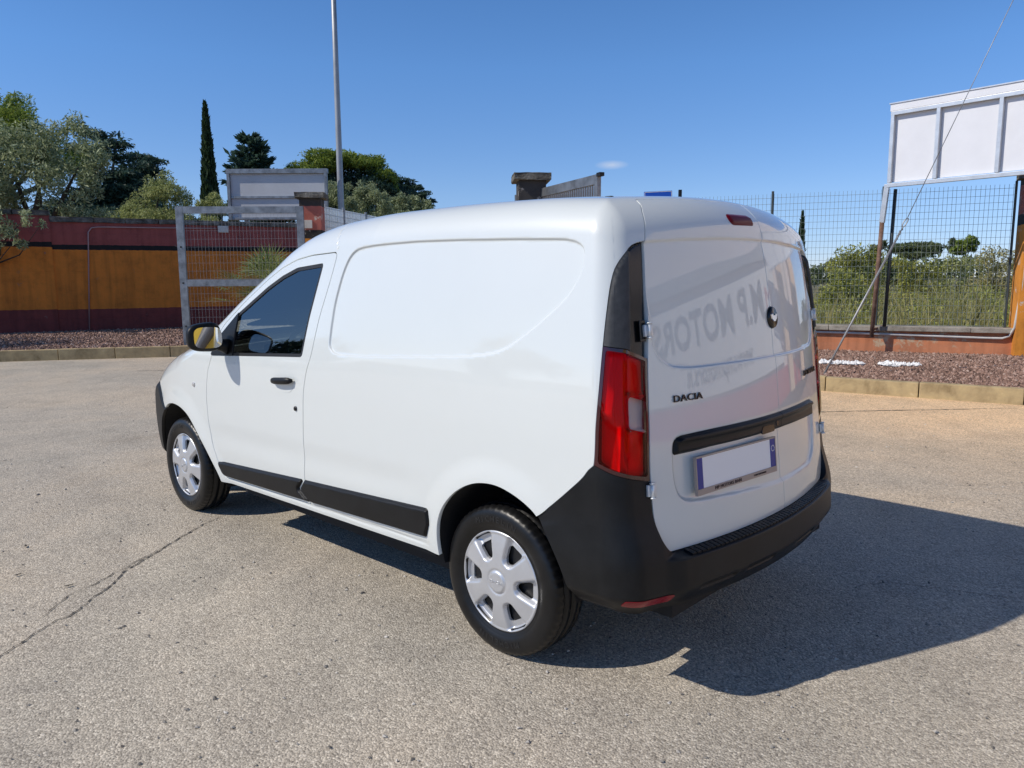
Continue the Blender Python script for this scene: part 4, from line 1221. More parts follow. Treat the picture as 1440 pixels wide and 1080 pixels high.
BED_R = [(-4, -8.33), (.36, -7.52), (2.44, -7.13), (6.9, -6.32), (6.9, -9.60), (3.944, -10.84), (1.277, -11.93), (-2.6, -13.5)]
BED_L = [(12.75, -5.2), (13.59, -3.28), (15.13, -.83), (18.3, 4.5), (23.2, 4.5), (20.93, -2.186), (19.666, -5.857), (18.6, -8.8), (16, -8.8)]
gb = poly_sheet('gravel_bed', BED_R, .135, MAT['gravel_bed'])
gb2 = poly_sheet('gravel_bed', BED_L, .15, MAT['gravel_bed'])
gravel('gravel', 'reddish brown lava gravel between the kerb and the low terracotta wall', [(-1.4, -7.86), (.36, -7.52), (2.44, -7.13), (6.0, -6.48), (6.0, -10.0), (3.944, -10.84), (1.277, -11.93), (-.2, -12.5)], .145, 42000, .019, MAT['lava'], 11)
gravel('gravel', 'reddish brown lava gravel strip below the painted boundary wall', BED_L, .16, 34000, .024, MAT['lava'], 12)
def line_cond(segs, w):
    def f(c):
        d = np.full(len(c), 9.)
        for (a, b, ww) in segs:
            a = np.array(a); b = np.array(b); e = b - a
            t = np.clip(((c - a) @ e) / (e @ e), 0, 1); d = np.minimum(d, np.linalg.norm(c - a - t[:, None] * e, axis=1) - ww)
        return d < 0
    return f
def strip_poly(a, b, w):
    a = np.array(a, float); b = np.array(b, float); e = (b - a) / np.linalg.norm(b - a); n = np.array([-e[1], e[0]]) * w
    return [tuple(a + n - e * w), tuple(b + n + e * w), tuple(b - n + e * w), tuple(a - n - e * w)]
gravel('pebble', 'row of white pebbles laid on the lava gravel towards the stay rod', strip_poly((3.9, -8.50), (2.50, -8.80), .15), .175, 420, .028, MAT['pebble'], 13, line_cond([((3.9, -8.55), (2.9, -8.72), .09), ((2.90, -8.78), (2.74, -8.82), .11)], 0))
gravel('pebble', 'shorter patch of white pebbles laid on the lava gravel', strip_poly((2.34, -8.99), (1.98, -9.20), .15), .175, 170, .028, MAT['pebble'], 14, line_cond([((2.32, -9.02), (2.22, -9.05), .12), ((2.26, -9.04), (1.98, -9.18), .05)], 0))
poly_sheet('patch', [(11.3, -2.3), (11.9, -2.75), (12.5, -2.7), (12.2, -2.15), (11.6, -1.9)], .004, MAT['asphalt'], lot)

# ================================================================== WALLS, FENCES, SIGNS
def along(a, b):
    d = (b[0] - a[0], b[1] - a[1]); return math.hypot(*d), math.atan2(d[1], d[0])

def boundary_wall(label, a, b, h, mat, off=0.0):
    """painted block wall; local x runs from a to b, its face at local y = 0"""
    L_, ang = along(a, b)
    t = thing('boundary_wall', label, 'wall', (a[0], a[1], 0), ang)
    box('wall_face', (L_ / 2, -.13 + off, h / 2), (L_, .26, h), mat, t)
    rg = random.Random(int(L_ * 10)); x = 0.0; k = 0
    while x < L_ - .05:
        w = min(rg.uniform(.7, 1.3), L_ - x)
        bm = bmesh.new(); bm_box(bm, (0, 0, 0), (w - .01, .36, .12), bevel=.015)
        bmesh.ops.subdivide_edges(bm, edges=bm.edges[:], cuts=2, use_grid_fill=True)
        for v in bm.verts: v.co += Vector((rg.uniform(-.004, .004), rg.uniform(-.012, .012), rg.uniform(-.010, .014)))
        bm.transform(Matrix.Translation((x + w / 2, -.13 + off, h + .055)))
        from_bm('coping_stone', bm, MAT['conc'], t)
        x += w; k += 1
    return t
WL_A, WL_M, WL_B = (23.10, 4.17), (20.494, -3.39), (18.03, -10.52)
# the walls' local +y must look towards the lot, so run them from right to left
boundary_wall('dark red and orange boundary wall with a white conduit and junction box', WL_B, (WL_M[0] + .004, WL_M[1] + .012), 2.93, MAT['wall_left'])
boundary_wall('taller dark red and orange boundary wall under the overhanging olive branches', WL_M, WL_A, 3.08, MAT['wall_left2'], .025)
dL = Vector((WL_A[0] - WL_B[0], WL_A[1] - WL_B[1], 0)).normalized(); nL = Vector((-dL.y, dL.x, 0))
if nL.dot(Vector((-1.3 - 20, 2.9 + 4, 0))) < 0: nL = -nL
def wl(x, y, z, o=.03): return Vector((x, y, z)) + nL * o
cd = thing('conduit', 'thin bent conduit pipe running up and along the painted wall', 'pipe', (20.29, -4.02, .15))
o_ = Vector((20.29, -4.02, .15))
tube_obj('pipe', [wl(*q) - o_ for q in ((20.275, -4.026, .166), (20.225, -4.17, 2.68), (20.20, -4.245, 2.79), (20.15, -4.39, 2.815), (19.22, -7.09, 2.845))], .017, MAT['pvc_pink'], cd)
L_, ang = along(WL_B, WL_A)
jb = thing('junction_box', 'small pale grey electrical box high on the painted wall', 'box', tuple(wl(19.165, -7.255, 2.74, .03)), ang)
box('casing', (0, 0, .09), (.27, .08, .18), MAT['pvc'], jb, bevel=.008)
box('cover', (0, .043, .09), (.24, .012, .15), MAT['pvc'], jb, bevel=.004)

def pillar(label, c, ang, w=.43, h=3.06, capw=.58, mat='pillar'):
    t = thing('gate_pillar', label, 'pillar', (c[0], c[1], 0), ang)
    bm = bmesh.new(); bm_box(bm, (0, 0, h / 2), (w, w, h), bevel=.012); from_bm('shaft', bm, MAT[mat], t)
    bm = bmesh.new(); bm_box(bm, (0, 0, h + .055), (capw, capw, .11), bevel=.015)
    rg = random.Random(2)
    bmesh.ops.subdivide_edges(bm, edges=bm.edges[:], cuts=2, use_grid_fill=True)
    for v in bm.verts: v.co += Vector((rg.uniform(-.008, .008), rg.uniform(-.008, .008), rg.uniform(-.007, .007)))
    from_bm('cap', bm, MAT['conc'], t)
    return t
p1 = pillar('painted gate pillar with a mossy cap beside the mesh gate leaf', (12.44, -5.84), R(48))
box('meter_box', (.05, .225, 2.55), (.16, .02, .16), MAT['pvc'], p1, bevel=.004)
pillar('dark capped gate pillar rising behind the van roof beside the picket gate', (6.93, -6.32), R(48), .43, 2.96, .57, 'pillar_dark')

def wires(name, L_, z0, z1, dx, dz, r, mat, parent, mtx=None, seed=0):
    """welded mesh: square section wires, local x along the panel"""
    rg = np.random.default_rng(seed); V = []; Q = []
    def bar(a, b):
        a = np.array(a, float); b = np.array(b, float); k = len(V)
        if abs(b[0] - a[0]) > abs(b[2] - a[2]): o = [(0, r, r), (0, r, -r), (0, -r, -r), (0, -r, r)]
        else: o = [(r, r, 0), (r, -r, 0), (-r, -r, 0), (-r, r, 0)]
        for p in (a, b):
            for q in o: V.append(p + np.array(q))
        for i in range(4): Q.append((k + i, k + (i + 1) % 4, k + 4 + (i + 1) % 4, k + 4 + i))
    x = dx / 2
    while x < L_:
        j = rg.normal(0, .004); bar((x + j, 0, z0), (x - j, 0, z1)); x += dx
    z = z0
    while z <= z1 + 1e-3:
        j = rg.normal(0, .004); bar((0, r * 2, z + j), (L_, r * 2, z - j)); z += dz
    return quads_mesh(name, np.array(V), np.array(Q), mat, parent)

# left gate leaf, swung open
ga, gb_ = (12.16, -5.47), (13.88, -3.70)
L_, ang = along(ga, gb_)
gate = thing('mesh_gate', 'galvanised swing gate leaf with wire mesh standing open before the painted wall', 'gate', (ga[0], ga[1], 0), ang)
for nm, c, sz in (('stile', (.07, 0, 1.50), (.14, .06, 2.76)), ('stile', (L_ - .07, 0, 1.50), (.14, .06, 2.76)), ('top_rail', (L_ / 2, .001, 2.81), (L_ - .285, .056, .135)), ('middle_rail', (L_ / 2, .001, 1.40), (L_ - .285, .056, .135)), ('bottom_rail', (L_ / 2, .001, .19), (L_ - .285, .056, .13))):
    box(nm, c, sz, MAT['galv'], gate, bevel=.004)
wires('wire_mesh', L_ - .28, .26, 1.33, .068, .155, .0014, MAT['galv_wire'], gate).location = (.14, -.01, 0)
wires('wire_mesh', L_ - .28, 1.48, 2.74, .068, .155, .0014, MAT['galv_wire'], gate, seed=2).location = (.14, -.01, 0)
for k, zz in enumerate((.55, 1.40, 2.1)):
    box('bolt', (L_ - .07, .034, zz), (.03, .012, .03), MAT['steel_dark'], gate)
# fence beyond that pillar
def mesh_fence(name, label, pts, z0, z1, dx, dz, r, wm, pm, pr=.025):
    t = thing(name, label, 'fence', (pts[0][0], pts[0][1], 0))
    o0 = Vector((pts[0][0], pts[0][1], 0))
    for i, (a, b) in enumerate(zip(pts, pts[1:])):
        L_, ang = along(a, b)
        w_ = wires('mesh_panel', L_, z0, z1, dx, dz, r, wm, t, seed=i); w_.location = Vector((*a, 0)) - o0; w_.rotation_euler = (0, 0, ang)
    for a in pts:
        c = Vector((*a, 0)) - o0
        box('post', (c.x, c.y, (z0 - .25 + z1 + .05) / 2), (pr * 2, pr * 2, z1 - z0 + .30), pm, t, bevel=.004)
    return t
f1 = mesh_fence('grating_fence', 'dense galvanised grating fence running back from the mossy gate pillar', [(12.62, -6.12), (13.25, -7.15), (13.90, -8.22), (15.2, -10.3), (17.0, -13.2)], .35, 2.97, .040, .13, .005, MAT['alu'], MAT['galv'])
# right gate leaf with pickets
ga, gb_ = (7.62, -6.72), (5.04, -5.58)
L_, ang = along(ga, gb_)
pg = thing('picket_gate', 'galvanised picket gate leaf standing open behind the van roof', 'gate', (ga[0], ga[1], 0), ang)
for nm, c, sz in (('top_rail', (L_ / 2, 0, 2.775), (L_ - .16, .05, .13)), ('bottom_rail', (L_ / 2, 0, .22), (L_ - .16, .05, .12)), ('middle_rail', (L_ / 2, 0, 1.45), (L_ - .16, .05, .10)), ('stile', (.04, 0, 1.48), (.08, .06, 2.72)), ('stile', (L_ - .04, 0, 1.48), (.08, .06, 2.72))):
    box(nm, c, sz, MAT['galv'], pg, bevel=.004)
pk = None; npk = 40
for k in range(npk):
    x = .12 + (L_ - .24) * k / (npk - 1)
    if pk is None:
        pk = box('picket', (0, 0, 0), (.022, .022, 2.42), MAT['galv'], pg); pk.location = (x, 0, 1.495)
    else:
        o = pk.copy(); COL.objects.link(o); o.parent = pg; o.location = (x, 0, 1.495)
box('stop_bracket', (L_ + .03, 0, 2.83), (.10, .07, .05), MAT['steel_dark'], pg, bevel=.005)

# low terracotta wall on the right with its fence
WRa, WRb = (7.2, -9.50), (1.30, -11.92)
L_, ang = along(WRa, WRb)
rw = thing('low_wall', 'low terracotta wall with a stone cap under the welded mesh fence', 'wall', (WRa[0], WRa[1], 0), ang)
uR = Vector((math.cos(ang), math.sin(ang), 0)); nR = Vector((-uR.y, uR.x, 0)); sR = 1 if nR.dot(Vector((-1.3 - 3, 2.9 + 11, 0))) > 0 else -1
box('wall_face', (L_ / 2, -sR * .14, .26), (L_, .28, .52), MAT['wall_right'], rw)
x = 0; rg_ = random.Random(5)
while x < L_ - .02:
    w = min(rg_.uniform(.9, 1.3), L_ - x)
    bm = bmesh.new(); bm_box(bm, (x + w / 2, -sR * .12, .56 + rg_.uniform(-.004, .004)), (w - .008, .42, .08), 0, .012); from_bm('cap_stone', bm, MAT['cap'], rw); x += w
nR = nR * sR
def wr(s, o, z):      # s metres along the wall from its right-hand end, o metres in front of its face
    return Vector((WRb[0], WRb[1], z)) - uR * s + nR * o
cr_ = thing('conduit', 'white plastic conduit running along the low terracotta wall and up the orange pillar', 'pipe', tuple(wr(.06, .03, .42)))
o_ = wr(.06, .03, .42)
tube_obj('pipe', [p - o_ for p in (wr(5.2, .03, .50), wr(2.5, .03, .475), wr(.35, .03, .43), wr(.16, .035, .43), wr(.06, .04, .47), wr(.02, .15, .62), wr(-.03, .16, 1.3), wr(-.06, .16, 2.85))], .022, MAT['pvc'], cr_)
fpts = [wr(.10, -.14, 0), wr(2.05, -.14, 0), wr(3.85, -.14, 0), wr(5.9, -.14, 0)]
mesh_fence('mesh_fence', 'tall welded wire mesh fence standing on the low terracotta wall', [(p.x, p.y) for p in fpts], .62, 2.93, .067, .112, .0024, MAT['green_wire'], MAT['dark_post'], .017)
pr_ = pillar('orange gate pillar with peeling plaster at the end of the low terracotta wall', tuple(wr(-.24, -.07, 0))[:2], ang, .50, 3.0, .60)

# back of the big white sign board, on posts
BA, BB = Vector((3.08, -10.92, 0)), Vector((-3.2, -10.10, 0))
L_, ang = along(BA, BB)
sb = thing('sign_board', 'large white sign board seen from behind with an aluminium frame over the orange pillar', 'sign', (BA.x, BA.y, 0), ang)
zb, zt_ = 2.95, 4.20
xs_ = [.03, .74, 1.62, 2.50, 3.40, 4.30, 5.20, L_ - .03]
sidef = 1 if Vector((-math.sin(ang), math.cos(ang), 0)).dot(Vector((-1.3 - BA.x, 2.9 - BA.y, 0))) > 0 else -1
for a, b in zip(xs_, xs_[1:]):
    box('panel', ((a + b) / 2, -sidef * .05, (zb + zt_) / 2), (b - a - .004, .012, zt_ - zb - .10), MAT['board'], sb)
for x in xs_:
    box('upright', (x, 0, (zb + zt_) / 2 - .02), (.055, .07, zt_ - zb - .12), MAT['alu'], sb, bevel=.003)
box('bottom_rail', (L_ / 2, 0, zb), (L_, .072, .06), MAT['alu'], sb, bevel=.003)
box('top_rail', (L_ / 2, 0, zt_ - .10), (L_, .072, .06), MAT['alu'], sb, bevel=.003)
box('top_case', (L_ / 2, -sidef * .04, zt_ - .01), (L_ + .02, .16, .115), MAT['board'], sb, bevel=.006)
box('top_lip', (L_ / 2, -sidef * .04, zt_ + .056), (L_ + .05, .19, .018), MAT['alu'], sb)
sp = thing('sign_post', 'rusty steel post propping the white sign board against the low wall', 'post', (3.17, -10.97, .16))
o_ = Vector((3.17, -10.97, .16))
tube_obj('lower_tube', [Vector(q) - o_ for q in ((3.185, -10.90, .42), (3.13, -10.93, 2.52))], .036, MAT['rust'], sp, 10)
bm = bmesh.new(); beam_between(bm, Vector((3.135, -10.93, 2.35)) - o_, Vector((3.085, -10.925, 2.97)) - o_, .075, .075, .003); from_bm('upper_sleeve', bm, MAT['alu'], sp)
bm = bmesh.new(); beam_between(bm, Vector((3.18, -10.96, .55)) - o_, Vector((3.12, -11.26, .60)) - o_, .03, .03); from_bm('bracket', bm, MAT['rust'], sp)
# second, darker prop behind it
tube_obj('inner_tube', [Vector(q) - o_ for q in ((3.05, -11.10, .60), (3.00, -11.08, 2.90))], .030, MAT['dark_post'], sp, 8)

# stay rod and guy wire
st = thing('guy_wire', 'galvanised stay rod and wire rising from the gravel by the kerb', 'wire', (2.664, -7.438, .12))
o_ = Vector((2.664, -7.438, .12))
A_, B_ = Vector((2.664, -7.438, .10)), Vector((2.039, -8.417, 2.159)); D_ = (B_ - A_).normalized()
TOP = Vector((1.245, -9.743, 5.146)); D2 = (TOP - B_).normalized()
tube_obj('stay_rod', [A_ - o_, B_ - D_ * .12 - o_], .014, MAT['galv_wire'], st, 8)
tube_obj('wire', [B_ + D2 * .10 - o_, TOP + D2 * 3.0 - o_], .0055, MAT['galv'], st, 6)
bm = bmesh.new()
side_ = D_.cross(Vector((0, 0, 1))).normalized()
tube(bm, [B_ - D_ * .14 - o_] + [B_ + D_ * (.02 + .07 * math.sin(t)) + side_ * .035 * math.cos(t) - o_ for t in np.linspace(-1.5, 4.6, 15)], .008, 6)
tube(bm, [B_ - D_ * .28 + side_ * (.016 * math.cos(k * 1.6)) + side_.cross(D_) * (.016 * math.sin(k * 1.6)) + D_ * (.018 * k) - o_ for k in range(14)], .006, 5)
from_bm('turnbuckle', bm, MAT['galv'], st, True)

# billboard behind the painted wall
bA, bB = (21.97, -8.90), (19.70, -11.04)
L_, ang = along(bA, bB)
bb = thing('billboard', 'grey billboard seen from behind on posts beyond the painted wall', 'billboard', (bA[0], bA[1], 0), ang)
sd_ = 1 if Vector((-math.sin(ang), math.cos(ang), 0)).dot(Vector((-1.3 - bA[0], 2.9 - bA[1], 0))) > 0 else -1
zb, zt_ = 3.30, 4.86
box('panel', (L_ / 2, 0, (zb + zt_) / 2), (L_, .04, zt_ - zb), MAT['grey_board'], bb)
box('top_case', (L_ / 2, sd_ * .03, zt_ - .07), (L_ + .04, .16, .14), MAT['galv'], bb, bevel=.006)
for x in (.04, L_ - .04): box('upright', (x, sd_ * .06, (zb + zt_) / 2 - .02), (.09, .09, zt_ - zb - .06), MAT['galv'], bb, bevel=.004)
for z in (zb + .05, zb + .70): box('cross_rail', (L_ / 2, sd_ * .045, z), (L_ - .18, .06, .07), MAT['galv'], bb, bevel=.004)
for x in (.5, L_ - .5): box('leg', (x, -sd_ * .06, zb / 2 + .1), (.12, .08, zb + .2), MAT['galv'], bb)

# lamp post
lp = thing('lamp_post', 'tall plain grey lamp post rising beyond the grating fence', 'lamp post', (19.62, -11.45, 0))
bm = bmesh.new(); tube(bm, [(0, 0, -.1), (0, 0, 3.5), (0, 0, 8), (0, 0, 12.0)], [.105, .10, .085, .07], 16); from_bm('pole', bm, MAT['pole'], lp, True)
tube_obj('arm', [(0, 0, 11.9), (-.5, .5, 12.3), (-1.1, 1.1, 12.4)], .035, MAT['pole'], lp)
box('lamp_head', (-1.4, 1.4, 12.38), (.75, .26, .14), MAT['pole'], lp, R(135), .04)

# blue direction sign beyond the gate
sA, sB = (8.97, -12.82), (8.50, -13.29)
L_, ang = along(sA, sB)
bs = thing('direction_sign', 'blue direction sign with a white arrow showing above the van roof', 'sign', (sA[0], sA[1], 0), ang)
s2 = 1 if Vector((-math.sin(ang), math.cos(ang), 0)).dot(Vector((-1.3 - 9, 2.9 + 13, 0))) > 0 else -1
mt_ = Matrix.Translation((L_ / 2, 0, 0)) @ Matrix.Rotation(R(-2.5), 4, 'Y')
bm = bmesh.new(); bm_box(bm, (0, 0, 3.16), (L_, .03, .62), 0, .004); from_bm('panel', bm, MAT['sign_blue'], bs).matrix_local = mt_
bm = bmesh.new()
for c, sz in (((0, 0, 3.455), (L_ - .03, .034, .014)), ((0, 0, 2.865), (L_ - .03, .034, .014)), ((-L_ / 2 + .015, 0, 3.16), (.014, .034, .58)), ((L_ / 2 - .015, 0, 3.16), (.014, .034, .58))): bm_box(bm, c, sz)
from_bm('border', bm, MAT['print_white'], bs).matrix_local = mt_
ar = [(-.05, 2.95), (.05, 2.95), (.05, 3.20), (.13, 3.20), (0, 3.36), (-.13, 3.20), (-.05, 3.20)]
am = mesh('arrow', [(x, s2 * .0175, z) for x, z in ar] + [(x, s2 * .012, z) for x, z in ar], [tuple(range(7)), tuple(range(13, 6, -1))], MAT['print_white'], bs); am.matrix_local = mt_
box('post', (L_ + .05, -s2 * .03, 1.75), (.07, .07, 3.5), MAT['steel_dark'], bs)

# ================================================================== PLANTS
C_OLIVE = [(24.04, -3.49, 5.0, 0.7, 0.7), (23.56, -4.0, 5.29, 0.64, 0.64), (23.15, -4.44, 5.58, 0.52, 0.52), (22.79, -4.78, 5.64, 0.4, 0.4), (22.4, -5.09, 5.28, 0.44, 0.44), (23.28, -4.13, 4.6, 0.79, 0.79), (22.55, -4.81, 4.59, 0.66, 0.66), (22.05, -5.29, 4.65, 0.36, 0.36), (23.81, -3.53, 4.11, 0.7, 0.7), (22.99, -4.25, 3.87, 0.56, 0.56), (22.38, -4.85, 3.94, 0.48, 0.48), (24.61, -2.93, 4.91, 0.89, 0.89), (25.15, -2.35, 4.52, 0.99, 0.99), (24.51, -2.83, 3.92, 0.79, 0.79), (22.66, -4.48, 3.41, 0.26, 0.26)]
C_OVER = [(20.1, -2.33, 2.75, 0.3, 0.3), (19.75, -2.7, 2.98, 0.25, 0.25), (19.87, -2.48, 2.46, 0.2, 0.2), (19.49, -2.91, 2.79, 0.15, 0.15), (20.51, -1.96, 2.89, 0.44, 0.44), (20.14, -2.22, 2.38, 0.17, 0.17)]
C_PINE = [(39.51, -7.21, 8.57, 1.27, 1.27), (38.8, -7.85, 8.44, 0.76, 0.76), (38.35, -8.2, 8.0, 0.44, 0.44), (40.44, -6.35, 8.68, 1.43, 1.43), (39.21, -7.59, 9.07, 0.63, 0.63)]
C_CEDAR = [(38.42, -10.95, 8.23, 1.01, 0.2), (37.78, -11.5, 7.96, 0.74, 0.2), (38.83, -10.41, 7.44, 1.34, 0.27), (37.63, -11.48, 7.16, 0.84, 0.24), (38.25, -10.76, 6.47, 1.51, 0.3), (37.3, -11.62, 6.23, 0.84, 0.24), (37.93, -10.91, 5.64, 1.61, 0.3), (36.97, -11.74, 5.23, 0.94, 0.27), (38.36, -10.38, 4.97, 1.54, 0.3), (39.15, -10.0, 6.91, 1.01, 0.3), (38.11, -11.11, 7.56, 0.67, 0.2)]
C_CEDAR2 = [(43.35, -14.6, 8.1, 0.78, 0.27), (42.77, -15.12, 7.94, 0.63, 0.27), (43.02, -14.81, 7.56, 1.1, 0.31), (43.57, -14.25, 7.37, 0.94, 0.31), (42.57, -15.19, 7.32, 0.43, 0.31), (43.1, -14.61, 6.94, 1.25, 0.31), (42.35, -15.29, 6.78, 0.31, 0.39), (43.2, -14.43, 6.47, 1.18, 0.35), (42.87, -14.64, 5.93, 1.18, 0.35)]
C_BUSH1 = [(26.75, -8.76, 4.59, 0.5, 0.5), (26.36, -9.08, 4.33, 0.5, 0.5), (27.08, -8.37, 4.17, 0.5, 0.5), (26.1, -9.28, 4.08, 0.4, 0.4), (26.95, -8.6, 4.74, 0.28, 0.28), (26.59, -8.96, 4.83, 0.23, 0.23), (27.48, -7.95, 3.99, 0.35, 0.35)]
C_BUSH2 = [(27.32, -10.97, 4.4, 0.35, 0.35), (27.53, -10.72, 4.16, 0.35, 0.35), (27.0, -11.23, 4.21, 0.32, 0.32)]
C_FIR = [(42.79, -20.99, 9.67, 0.17, 0.21), (42.9, -20.78, 9.12, 0.51, 0.13), (42.4, -21.25, 9.16, 0.43, 0.13), (42.76, -20.82, 8.69, 0.94, 0.17), (43.1, -20.43, 8.31, 1.03, 0.17), (42.0, -21.51, 8.47, 0.6, 0.17), (43.39, -20.23, 8.7, 0.34, 0.13), (41.74, -21.67, 8.09, 0.56, 0.17), (43.51, -19.98, 7.94, 0.6, 0.17), (42.39, -21.04, 8.01, 0.86, 0.21)]
C_UP_TOP = [(40.44, -25.84, 8.97, 1.7, 0.4), (41.39, -24.88, 8.63, 1.61, 0.45), (39.43, -26.73, 8.61, 1.43, 0.45), (42.0, -24.22, 8.19, 1.16, 0.31), (38.53, -27.46, 7.98, 0.9, 0.4), (42.86, -23.38, 8.02, 0.58, 0.27), (42.47, -23.81, 8.32, 0.49, 0.27), (37.97, -27.91, 7.62, 0.63, 0.36)]
C_UP_LOW = [(41.15, -25.73, 7.54, 2.36, 0.63), (39.74, -27.0, 7.17, 1.9, 0.59), (38.77, -27.81, 6.67, 1.72, 0.45)]
C_CED3 = [(40.94, -30.71, 7.84, 0.97, 0.34), (40.28, -31.28, 7.55, 0.78, 0.24), (39.74, -31.69, 7.07, 0.78, 0.24), (40.51, -30.95, 6.98, 1.07, 0.34), (39.17, -32.15, 6.68, 0.49, 0.15), (41.25, -30.33, 7.37, 0.97, 0.39)]
C_OL3 = [(20.55, -11.79, 4.37, 0.33, 0.33), (20.3, -12.0, 4.23, 0.35, 0.35), (20.65, -11.62, 3.95, 0.3, 0.3), (20.13, -12.09, 3.86, 0.33, 0.33)]
C_OL4 = [(20.65, -13.1, 4.43, 0.32, 0.32), (20.35, -13.35, 4.24, 0.36, 0.36), (20.73, -12.94, 4.05, 0.36, 0.36), (20.11, -13.52, 3.95, 0.39, 0.39)]
C_OL5 = [(21.35, -15.18, 4.24, 0.34, 0.34), (20.95, -15.53, 4.1, 0.34, 0.34), (20.6, -15.84, 4.02, 0.29, 0.29), (21.55, -14.94, 4.03, 0.31, 0.31)]
C_RB1 = [(8.93, -25.07, 1.97, 0.45, 0.45), (8.57, -25.44, 2.15, 0.45, 0.45), (8.22, -25.8, 2.29, 0.38, 0.38), (7.92, -26.02, 1.97, 0.33, 0.33), (9.18, -24.79, 1.7, 0.35, 0.35)]
C_RB2 = [(8.41, -29.69, 1.82, 0.36, 0.36), (7.9, -30.16, 1.73, 0.39, 0.39), (7.39, -30.64, 1.73, 0.39, 0.39)]
C_RB3 = [(7.16, -32.27, 1.82, 0.4, 0.4), (6.71, -32.71, 1.93, 0.4, 0.4)]
C_RB4 = [(5.51, -29.7, 2.01, 0.37, 0.37), (5.24, -29.99, 2.24, 0.34, 0.34), (4.98, -30.17, 1.88, 0.39, 0.39), (4.65, -30.5, 2.01, 0.47, 0.47)]
C_RB5 = [(6.28, -17.7, 1.2, 0.34, 0.34), (6.51, -17.45, 1.02, 0.3, 0.3), (5.93, -18.01, 1.09, 0.3, 0.3)]
C_RUP = [(28.38, -101.69, 4.92, 2.48, 0.53), (29.64, -100.45, 4.66, 1.77, 0.53), (27.06, -102.88, 4.64, 1.6, 0.53), (28.29, -101.59, 3.95, 2.66, 0.44)]
C_RT2 = [(17.11, -77.46, 4.11, 0.72, 0.65), (16.65, -77.93, 4.3, 0.59, 0.59), (17.45, -77.06, 3.66, 0.65, 0.52)]
C_RT3 = [(19.37, -82.37, 4.59, 0.35, 0.35), (19.31, -82.3, 3.96, 0.49, 0.49)]
C_RT4 = [(19.55, -61.16, 3.5, 0.39, 0.34), (19.29, -61.46, 3.78, 0.34, 0.34), (19.72, -60.93, 3.17, 0.45, 0.34)]
C_FAROL = [(21.6, -59.0, 2.3, 1.4, 0.5), (19.54, -60.89, 2.06, 1.4, 0.45), (17.93, -62.45, 2.27, 1.23, 0.5), (16.3, -63.99, 2.26, 1.23, 0.5), (14.67, -65.52, 2.19, 1.23, 0.5), (12.63, -67.44, 2.23, 1.4, 0.5)]
def leaf_quads(centres, radii, n, size, aspect, rg, flat=0.0, shell=.55, droop=0.0):
    """n leaf blades spread through ellipsoid clumps; returns verts, quads"""
    centres = np.array(centres); radii = np.array(radii)
    vol = radii.prod(1) ** .8; k = rg.choice(len(centres), n, p=vol / vol.sum())
    d = rg.normal(0, 1, (n, 3)); d /= np.linalg.norm(d, axis=1, keepdims=True)
    r = np.maximum(rg.uniform(0, 1, n) ** (1 / 3), rg.uniform(shell, 1, n) * (rg.uniform(0, 1, n) < .5))
    p = centres[k] + d * radii[k] * (r * (1 + .22 * np.abs(rg.normal(0, 1, n))))[:, None]
    a = rg.normal(0, 1, (n, 3)) + d * .8; a[:, 2] = a[:, 2] * (1 - flat) - droop; a /= np.linalg.norm(a, axis=1, keepdims=True)
    b = rg.normal(0, 1, (n, 3)); b[:, 2] *= (1 - flat * .5); b -= (b * a).sum(1, keepdims=True) * a; b /= np.linalg.norm(b, axis=1, keepdims=True)
    s = size * np.exp(rg.normal(0, .25, n))[:, None]
    V = np.stack([p - a * s * .5, p + b * s * aspect * .5, p + a * s * .5, p - b * s * aspect * .5], 1).reshape(-1, 3)
    return V, np.arange(4 * n).reshape(-1, 4)

def sub_clumps(cl, per, rg, k=.45, flatk=1.0):
    """break each clump into smaller uneven ones"""
    C_, Rr = [], []
    for x, y, z, a, b in cl:
        for _ in range(per):
            d = rg.normal(0, 1, 3); d /= np.linalg.norm(d); q = rg.uniform(.35, 1.0)
            C_.append((x + d[0] * a * q, y + d[1] * a * q, z + d[2] * b * q))
            f = rg.uniform(.6, 1.25) * k
            Rr.append((a * f, a * f, b * f * flatk))
    return C_, Rr

def tree(name, label, base, cl, n, size, mat, aspect=.35, per=7, trunk_r=.14, cat='tree', group=None, flat=0.0, shell=.55, k=.45, seed=0, limbs=True, lean=(0, 0), droop=0.0, bark=None):
    rg = np.random.default_rng(seed + 100)
    t = thing(name, label, cat, base, 0, group)
    b0 = np.array(base)
    cc, rr = sub_clumps(cl, per, rg, k)
    V, Q = leaf_quads(cc, rr, n, size, aspect, rg, flat, shell, droop)
    quads_mesh('crown', V - b0, Q, mat, t)
    bm = bmesh.new()
    cs = np.array([c[:3] for c in cl]); zmid = cs[:, 2].min(); ctr = cs.mean(0)
    fork = np.array([b0[0] * .6 + ctr[0] * .4 + lean[0], b0[1] * .6 + ctr[1] * .4 + lean[1], max(b0[2] + .5, b0[2] + (zmid - b0[2]) * .75)])
    m1 = (b0 + fork) / 2 + np.array([rg.normal(0, .08), rg.normal(0, .08), 0])
    tube(bm, [tuple(q - b0) for q in (b0 - [0, 0, .1], m1, fork)], [trunk_r, trunk_r * .8, trunk_r * .68], 9)
    if limbs:
        for c in cs[rg.permutation(len(cs))[:9]]:
            mid = (fork + c) / 2 + rg.normal(0, .12, 3)
            tube(bm, [tuple(q - b0) for q in (fork, mid, c)], [trunk_r * .5, trunk_r * .3, trunk_r * .10], 6)
    from_bm('trunk', bm, bark or MAT['bark'], t, True)
    return t

